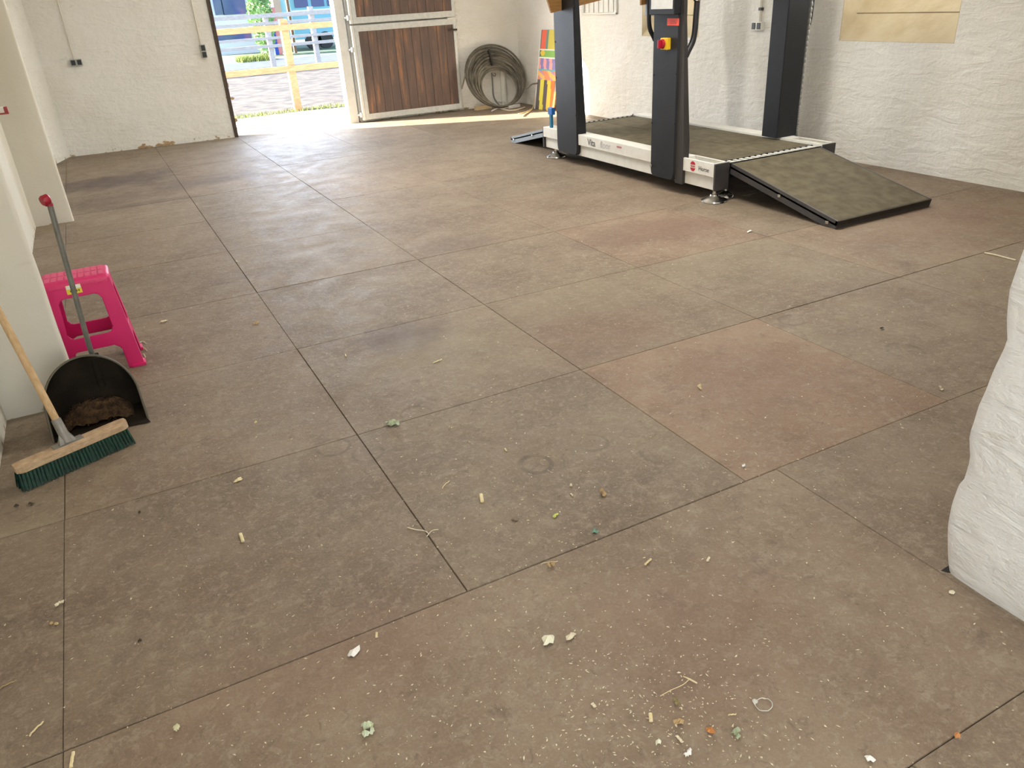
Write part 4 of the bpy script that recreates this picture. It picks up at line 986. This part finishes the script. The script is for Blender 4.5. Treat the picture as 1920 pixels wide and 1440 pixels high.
scrap(964, 974, 0.024, 'flat grey-brown husk left of the tiny yellow-green leaf scrap', mat('grey_husk', (0.24, 0.18, 0.13), 0.8), 'husk', 'husk', lift=0.008, lobes=2, el=1.4)
scrap(1070, 910, 0.013, 'tiny white crumb above the stubby pale chip', M_chip, 'chip', 'wood_chip', lobes=2)
straw(1072, 927, 0.016, -40, 0.002, 'stubby pale chip below the tiny white crumb', M_chip, 0.0, 'chip', name='wood_chip')
straw(948, 843, 0.022, -60, 0.0022, 'small pale straw bit left of the dark horseshoe print', M_straw, 0.0)
straw(820, 677, 0.050, 22, 0.0022, 'straight straw on the dark smudge near the floor centre', M_straw, 0.02)
straw(648, 666, 0.030, -70, 0.002, 'short pale straw left of the dark smudge', M_straw, 0.0)
scrap(306, 603, 0.032, 'rough beige clump on the floor to the right of the pink stool', M_chip, 'clump', 'straw_clump', el=1.5, ang=20, lobes=3)
scrap(480, 607, 0.028, 'rough brownish clump right of the beige clump', M_leafbrown, 'clump', 'straw_clump', el=1.5, ang=20, lobes=3)
scrap(443, 491, 0.018, 'tiny white crumb on the seam up the floor from the clumps', M_white, 'crumb', 'white_crumb', lobes=2)
scrap(482, 794, 0.017, 'small tan pellet halfway between broom and crumpled leaf', M_straw, 'pellet', 'pellet', lobes=2)
scrap(1312, 728, 0.028, 'curled yellow leaf on the reddish mat', M_straw, 'leaf', 'dried_leaf', lift=0.014, lobes=3)
scrap(1394, 874, 0.016, 'white crumb at the lower corner of the reddish mat', M_white, 'crumb', 'white_crumb', lobes=2)
scrap(1034, 1061, 0.022, 'round tan seed head with fibres on the long seam', M_leafbrown, 'seed head', 'seed_head', lift=0.014, lobes=3)
straw(1030, 1054, 0.05, 8, 0.0007, 'hair-thin fibre across the round tan seed head', M_straw, 0.2)
straw(1215, 1053, 0.030, 42, 0.0022, 'short pale straw right of the round tan seed head', M_straw, 0.0)
straw(1328, 1048, 0.016, 60, 0.0022, 'stubby pale chip right of the short straw, near the wall seam', M_chip, 0.0, 'chip', name='wood_chip')
scrap(1019, 1201, 0.050, 'large cream wood shaving, biggest chip in the foreground', mat('cream_shaving', (0.80, 0.78, 0.60), 0.7), 'wood shaving', 'wood_shaving', el=1.4, ang=40, lift=0.016, lobes=2)
scrap(1071, 1194, 0.020, 'slim pale shaving right of the large cream one', M_chip, 'wood shaving', 'wood_shaving', el=2.0, ang=15, lobes=1)
scrap(664, 1224, 0.024, 'white curled shaving just below the long seam', M_white, 'wood shaving', 'wood_shaving', el=1.7, ang=35, lobes=1, lift=0.010)
straw(706, 1190, 0.015, 85, 0.002, 'tiny upright straw bit above the white curled shaving', M_straw, 0.0)
scrap(688, 1371, 0.030, 'pale green lichen-like crumb in the foreground centre', mat('lichen_green', (0.50, 0.58, 0.38), 0.8, color2=(0.7, 0.74, 0.6), noise_scale=90), 'leaf', 'dried_leaf', lift=0.016, lobes=5)
scrap(329, 1371, 0.020, 'small yellowish crumb near the bottom left seam', mat('pale_yellow_crumb', (0.62, 0.60, 0.38), 0.8), 'crumb', 'yellow_crumb', lobes=3)
straw(68, 1366, 0.040, 45, 0.0018, 'bent straw near the bottom left corner', M_straw, 0.18)
straw(135, 1424, 0.040, 80, 0.0026, 'straight straw cut by the bottom edge of the picture', M_straw, 0.0)
straw(15, 1282, 0.036, 25, 0.0012, 'thin brownish straw at the left edge of the picture', M_leafbrown, 0.15)
scrap(112, 1131, 0.018, 'whitish frayed tuft on the left seam', M_chip, 'tuft', 'straw_tuft', lobes=3)
scrap(101, 1170, 0.018, 'brownish flake left of the seam below the frayed tuft', M_leafbrown, 'flake', 'flake', lobes=2)
scrap(264, 1202, 0.010, 'round black dirt bit on the lower left mat', M_darkbit, 'dirt bit', 'dirt_bit', lobes=2)
scrap(262, 963, 0.014, 'dark dirt bit right of the broom end', M_darkbit, 'dirt bit', 'dirt_bit', lobes=2)
scrap(29, 951, 0.016, 'dark droppings scrap in the gap below the broom, leftmost', M_darkbit, 'dirt bit', 'dirt_bit', el=1.6, ang=25, lobes=2)
scrap(60, 946, 0.016, 'dark droppings scrap below the broom, right of its twin', M_darkbit, 'dirt bit', 'dirt_bit', el=1.6, ang=25, lobes=2)
scrap(1336, 1373, 0.030, 'orange-brown bark piece in the foreground right', M_orange, 'bark', 'bark_piece', el=0.5, ang=20, lift=0.016, lobes=2)
scrap(1381, 1377, 0.022, 'grey-green leaf scrap right of the orange bark piece', M_leafgreen, 'leaf', 'dried_leaf', lobes=3, lift=0.012)
scrap(1237, 1394, 0.015, 'round cream pellet left of the orange bark piece', mat('cream_pellet', (0.80, 0.80, 0.62), 0.7), 'pellet', 'pellet', lobes=2, lift=0.014)
scrap(1292, 1415, 0.018, 'white fluffy crumb between cream pellet and orange bark', M_white, 'crumb', 'white_crumb', lobes=3)
scrap(1275, 1360, 0.020, 'curled grey-yellow leaf bit above the white fluffy crumb', M_leafbrown, 'leaf', 'dried_leaf', el=1.5, ang=-20, lobes=3)
scrap(1268, 1315, 0.015, 'small olive knot below the bent twig', mat('olive_knot', (0.28, 0.23, 0.10), 0.8), 'knot', 'seed_head', lobes=3, lift=0.012)
straw(1274, 1385, 0.022, -48, 0.0022, 'pale grey straw bit below the curled leaf bit', M_chip, 0.0)
straw(1220, 1345, 0.020, 95, 0.0028, 'short upright yellowish straw chip left of the curled leaf bit', M_straw, 0.0)
straw(1113, 1322, 0.014, -50, 0.0026, 'stubby pale chip left of the bent twig', M_chip, 0.0, 'chip', name='wood_chip')
straw(1373, 1339, 0.018, 5, 0.0012, 'thin pale straw left of the greyish down ring', M_straw, 0.0)
b = MB(); rc = fl(1432, 1322); b.tube([rc+Vector((0.020*cos(k*pi/9), 0.017*sin(k*pi/9), 0.002+0.001*sin(k*2.3))) for k in range(18)], 0.0010, 6, loop=True); b.lathe([(0.0005, 0.006), (0.004, 0.0045), (0.0065, 0.0015), (0.006, 0.0002)], rc.x-0.010, rc.y+0.017, 0, 9)
tag(b.build('down_feather', M_feather, loc=rc, smooth=True), 'greyish down feather curled into a ring in the foreground right', 'feather')
scrap(1630, 1424, 0.016, 'white chip close to the bottom edge at right', M_white, 'chip', 'wood_chip', el=1.4, ang=-20, lobes=1)
scrap(1795, 1381, 0.013, 'small orange-tinted chip near the bottom right corner', M_orange, 'chip', 'wood_chip', el=1.3, lobes=1)
scrap(1788, 1112, 0.016, 'faint beige flake just below the near right wall corner', M_chip, 'flake', 'flake', el=1.8, ang=10, lobes=2, lift=0.005)
scrap(1650, 616, 0.018, 'dark dirt bit on the mat toward the right wall block', M_darkbit, 'dirt bit', 'dirt_bit', el=1.6, lobes=2)
scrap(1404, 434, 0.030, 'white paper crumb on the floor before the front ramp', M_white, 'crumb', 'white_crumb', el=1.5, lobes=2)
scrap(1763, 729, 0.022, 'pale crumb on the seam beside the right wall block', M_chip, 'crumb', 'white_crumb', lobes=2)
# bent twig with a crossing straw
tw = empty('bent_twig', fl(1270, 1290)); tag(tw, 'bent twig with a crossing stalk in the right foreground', 'twig')
b = MB(); b.tube(spline([fl(1238, 1305, 0.003), fl(1258, 1294, 0.004), fl(1280, 1284, 0.006), fl(1293, 1273, 0.005)]), 0.0009, 6); b.build('stem', M_straw, tw)
b = MB(); b.tube([fl(1281, 1268, 0.004), fl(1294, 1274, 0.006), fl(1307, 1281, 0.005)], [0.0012, 0.0022, 0.002], 6); b.build('stalk', M_straw, tw)
# root like white string
b = MB(); b.tube(spline([fl(764, 989, 0.003), fl(780, 993, 0.004), fl(795, 995, 0.006), fl(803, 1000, 0.004)]), 0.0016, 6); b.tube(spline([fl(822, 993, 0.003), fl(810, 995, 0.005), fl(800, 1006, 0.003)]), 0.0014, 6)
tag(b.build('white_root', M_chip, loc=fl(800, 997)), 'forked white root or string across the seam at floor centre', 'root')
# frayed bits by the stool
b = MB()
for (a, c) in (((262, 642), (274, 644)), ((264, 652), (276, 658)), ((266, 664), (273, 670))): b.tube(spline([fl(*a, 0.004), fl((a[0]+c[0])/2, (a[1]+c[1])/2-3, 0.006), fl(*c, 0.004)]), 0.0022, 6)
tag(b.build('frayed_tuft', M_chip, loc=fl(268, 655)), 'frayed pale tuft on the floor at the right foot of pink stool', 'tuft')
b = MB(); b.tube(spline([fl(1846, 474, 0.004), fl(1866, 478, 0.006), fl(1885, 483, 0.004), fl(1905, 488, 0.004)]), 0.005, 6)
tag(b.build('pale_cord_scrap', M_chip, loc=fl(1875, 480)), 'pale cord scrap on the floor near the right wall block', 'cord')
# fine chaff: uncountable
bm = bmesh.new()
def flake(x, y, s, rr):
    a = rr.uniform(0, 6.28); l = s*rr.uniform(.6, 1.5); w_ = s*rr.uniform(.25, .6); d = Vector((cos(a), sin(a), rr.uniform(-.25, .25)))*l; n_ = Vector((-sin(a), cos(a), rr.uniform(-.3, .3)))*w_
    p = Vector((x, y, 0.0015+rr.uniform(0, .0015))); vs = [p-d*.5-n_*.3, p-n_*.5, p+d*.5, p+n_*.5]
    for v in vs: v.z = max(0.0006, v.z)
    up_ = Vector((0, 0, 0.0007)); A1 = [bm.verts.new(v) for v in vs]; A2 = [bm.verts.new(v+up_) for v in vs]
    bm.faces.new(A2)
    for k in range(4): bm.faces.new((A1[k], A1[(k+1) % 4], A2[(k+1) % 4], A2[k]))
rr = random.Random(11)
for k in range(1500):
    if k < 850: px, py = rr.gauss(1000, 330), rr.uniform(880, 1440)
    elif k < 1150: px, py = rr.uniform(0, 1900), rr.uniform(900, 1440)
    else: px, py = rr.gauss(1250, 110), rr.gauss(1340, 80)
    if py > 1440: continue
    q = fl(px, py)
    if q.x > 1.69 and q.y < 0.98: continue
    if q.x < -0.6: continue
    flake(q.x, q.y, rr.choice((0.003, 0.004, 0.005, 0.007)), rr)
for k in range(420):
    q = fl(rr.uniform(200, 1850), rr.uniform(450, 900))
    if q.x < -0.05 or (q.x > 1.69 and q.y < 1.0): continue
    flake(q.x, q.y, rr.choice((0.005, 0.007, 0.009)), rr)
bmesh.ops.recalc_face_normals(bm, faces=bm.faces)
me = bpy.data.meshes.new('chaff'); bm.to_mesh(me); bm.free(); me.materials.append(M_chip)
o = bpy.data.objects.new('chaff', me); COL.objects.link(o); tag(o, 'fine pale chaff and sawdust flakes scattered over the mats', 'chaff', kind='stuff')

b = MB(); b.prism([tuple(fl(*q, 0.0002)) for q in ((1764, 1070), (1787, 1055), (1790, 1072), (1778, 1074))], (0, 0, 0.0006)); struct(b.build('trim_5', M_crack))
# ---------------------------------------------------------------- outside
def ground(name, x0, x1, y0, y1, z, m):
    b = MB(); b.box(x0, x1, y0, y1, z-0.1, z); return struct(b.build(name, m))
M_gravel = mat('pale_grey_gravel', (0.036, 0.033, 0.038), 0.9, color2=(0.115, 0.100, 0.092), noise_scale=3.5, bump=0.9, bump_scale=9)
M_road = mat('blue_grey_asphalt', (0.05, 0.065, 0.11), 0.8, color2=(0.08, 0.10, 0.14), noise_scale=3)
M_meadow = mat('pale_green_field', (0.08, 0.13, 0.075), 0.9, color2=(0.12, 0.17, 0.11), noise_scale=1.5)
ground('ground_concrete', -8, 20, 11.2, 13.05, -0.03, M_concrete)
ground('ground_gravel', -14, 34, 13.05, 24.6, -0.035, M_gravel)
ground('ground_road', -20, 44, 24.6, 28.2, -0.03, M_road)
ground('ground_field', -40, 70, 28.2, 80, -0.035, M_meadow)
def rail(root, x0, x1, y, z0, z1, m, th=0.04):
    b = MB(); b.box(x0, x1, y-th/2, y+th/2, z0, z1, 0.004); return b.build('rail', m, root)
def fpost(root, x, y, h, wd, m):
    b = MB(); b.box(x-wd/2, x+wd/2, y-wd/2, y+wd/2, -0.05, h, 0.006); return b.build('post', m, root)
fe = empty('paddock_fence', (2.95, 13.35, 0)); tag(fe, 'orange-brown timber rail fence just outside the doorway, the nearer one', 'fence')
for x in (-1.5, 0.7, 2.97, 5.2, 7.4): fpost(fe, x, 13.40, 1.31, 0.115, M_fence)
for z0, z1 in ((1.15, 1.235), (0.555, 0.645)): rail(fe, -2.5, 8.5, 13.33, z0, z1, M_fence)
fe2 = empty('paddock_fence', (5.9, 23.4, 0)); tag(fe2, 'pale weathered timber fence across the gravel, the farther one', 'fence')
for x in (3.2, 4.75, 6.0, 8.2, 1.0): fpost(fe2, x, 23.45, 1.46 if x == 6.0 else 1.34, 0.13, M_fence_pale)
for z0, z1 in ((1.255, 1.36), (1.08, 1.16), (0.72, 0.79), (0.52, 0.60)): rail(fe2, -3, 12, 23.36, z0, z1, M_fence_pale)
# grass strip and tuft
def blades(name, cx, cy, rx, ry, n_, h, label, m, seed):
    r_ = random.Random(seed); bm = bmesh.new()
    for k in range(n_):
        x, y = cx+r_.uniform(-rx, rx), cy+r_.gauss(0, ry/2); hh = h*r_.uniform(.4, 1); a = r_.uniform(0, 6.28); w_ = Vector((cos(a), sin(a), 0))*0.004*(1+h*4); t = Vector((r_.uniform(-.5, .5), r_.uniform(-.5, .5), 1))*hh
        p = Vector((x, y, -0.035)); vs = [bm.verts.new(q) for q in (p-w_, p+w_, p+t)]; bm.faces.new(vs)
    me = bpy.data.meshes.new(name); bm.to_mesh(me); bm.free(); me.materials.append(m)
    o = bpy.data.objects.new(name, me); COL.objects.link(o); return tag(o, label, 'grass', kind='stuff')
blades('grass_strip', 2.6, 13.3, 1.6, 0.30, 1500, 0.055, 'yellow-green grass growing along the foot of the nearer fence', M_grass, 3)
q = fl(478, 112); blades('grass_tuft', q.x, q.y, 0.55, 0.5, 2200, 0.24, 'bright green grass tuft beyond the gravel left of near fence post', M_grass, 4)
# background beyond the road
def far(px, py, Y=34.0): return aty(px, py, Y)
YB_ = 34.0
M_pale = mat('pale_blue_facade', (0.55, 0.62, 0.70), 0.7); M_glass = mat('dark_blue_glass', (0.05, 0.08, 0.22), 0.12); M_teal = mat('teal_sheet', (0.20, 0.46, 0.55), 0.5)
xa = far(370, 20).x; xb_ = far(478, 20).x
bl = empty('building', ((xa+xb_)/2, YB_, 0)); tag(bl, 'pale blue building with large dark windows at left beyond the road', 'building')
b = MB(); b.box(xa, xb_, YB_, YB_+5, -0.05, 3.6); b.build('wall', M_pale, bl)
b = MB(); b.box(xa-.2, xb_+.2, YB_-0.3, YB_+5.2, 3.6, 3.8); b.build('roof', M_darkgrey, bl)
for (p0, p1, t0, t1) in ((404, 416, 28, 5), (419, 459, 27, 2), (404, 470, 76, 60)):
    A0 = far(p0, t0); A1 = far(p1, t1); z_a = min(far((p0+p1)/2, t0).z, far((p0+p1)/2, t1).z); z_b = max(far((p0+p1)/2, t0).z, far((p0+p1)/2, t1).z)
    b = MB(); b.box(A0.x, A1.x, YB_-0.05, YB_, z_a, z_b+(1.2 if t0 < 30 else 0)); b.build('window_pane', M_glass, bl)
def bush(name, px, Y, r, h, label, seed, m):
    r_ = random.Random(seed); c = aty(px, 20, Y); bm = bmesh.new()
    root = empty(name, (c.x, Y, 0)); tag(root, label, 'bush')
    for k in range(1600):
        a = r_.uniform(0, 6.28); v = r_.random(); rad = r*(sin(pi*min(1, v*0.85+0.12)))*r_.uniform(.6, 1.05); p = Vector((rad*cos(a), rad*sin(a), v*h))
        n1 = Vector((r_.gauss(0, 1), r_.gauss(0, 1), r_.gauss(0, 1))).normalized()*0.09; n2 = n1.cross(Vector((r_.gauss(0, 1), r_.gauss(0, 1), r_.gauss(0, 1)))).normalized()*0.05
        bm.faces.new([bm.verts.new(q) for q in (p-n1, p+n2, p+n1, p-n2)])
    me = bpy.data.meshes.new('foliage'); bm.to_mesh(me); bm.free(); me.materials.append(m); o = bpy.data.objects.new('foliage', me); COL.objects.link(o); o.parent = root
    b = MB(); b.tube([(c.x, Y, -0.04), (c.x, Y, h*0.6)], 0.05, 8); b.build('trunk', M_leafbrown, root)
M_foliage = mat('light_foliage', (0.22, 0.38, 0.14), 0.8, color2=(0.36, 0.52, 0.24), noise_scale=4)
bush('shrub', 487, 30.5, 0.42, 2.6, 'leafy green shrub right of the pale blue building', 5, M_foliage)
def slab_thing(name, p0, p1, z0, z1, Y, m, label, cat, d=0.6):
    xA, xB = aty(p0, 30, Y).x, aty(p1, 30, Y).x; root = empty(name, ((xA+xB)/2, Y, 0)); tag(root, label, cat)
    b = MB(); b.box(xA, xB, Y, Y+d, z0, z1, 0.02); b.build('body', m, root)
    return root, xA, xB
r_, xA, xB = slab_thing('tan_pillar', 516, 530, -0.05, 3.2, 32.0, mat('tan_brick', (0.42, 0.34, 0.26), 0.8), 'tan brick pillar far beyond the fences', 'pillar')
b = MB(); b.box(xA-.05, xB+.05, 31.95, 32.65, 3.2, 3.3, 0.02); b.build('cap', M_concrete, r_)
r_, xA, xB = slab_thing('timber_post', 541, 546, -0.05, 3.4, 31.0, mat('brown_post', (0.22, 0.11, 0.06), 0.8), 'tall brown timber post beyond the fences', 'post', 0.14)
b = MB(); b.box(xA-.02, xB+.02, 30.98, 31.16, 3.4, 3.46, 0.01); b.build('cap', M_darkgrey, r_)
r_, xA, xB = slab_thing('horse_trailer', 548, 640, 0.35, 2.6, 32.5, M_teal, 'teal horse trailer parked beyond the far fence', 'trailer', 2.2)
for (u0, u1, z0, z1) in ((0.08, 0.35, 1.45, 2.2), (0.42, 0.68, 1.45, 2.2), (0.74, 0.96, 1.45, 2.2)):
    b = MB(); b.box(xA+(xB-xA)*u0, xA+(xB-xA)*u1, 32.46, 32.5, z0, z1, 0.01); b.build('side_window', M_glass, r_)
for u in (0.35, 0.6):
    b = MB(); xw = xA+(xB-xA)*u; rr_ = [[Vector((xw+rd*cos(2*pi*k/20), yy, 0.27+rd*sin(2*pi*k/20))) for k in range(20)] for yy, rd in ((32.42, 0.2), (32.42, 0.3), (32.66, 0.3), (32.66, 0.2))]; b.loft(rr_); b.build('wheel', M_black, r_)
b = MB(); b.box(xA, xB, 32.48, 32.5, 1.22, 1.36); b.build('white_stripe', M_white, r_)
for (px, c, lb) in ((507, (0.02, 0.07, 0.50), 'blue'), (514, (0.75, 0.25, 0.25), 'red')):
    r_, xA, xB = slab_thing('storage_barrel', px-3, px+4, -0.03, 1.5, 30.8, mat(lb+'_barrel', c, 0.5), lb+' barrel standing beyond the far fence', 'barrel', 0.3)
    b = MB(); b.box(xA+.02, xB-.02, 30.82, 31.08, 1.5, 1.54, 0.01); b.build('lid', M_white, r_)

for o in bpy.data.objects:
    if '_o' in o.keys(): del o['_o']
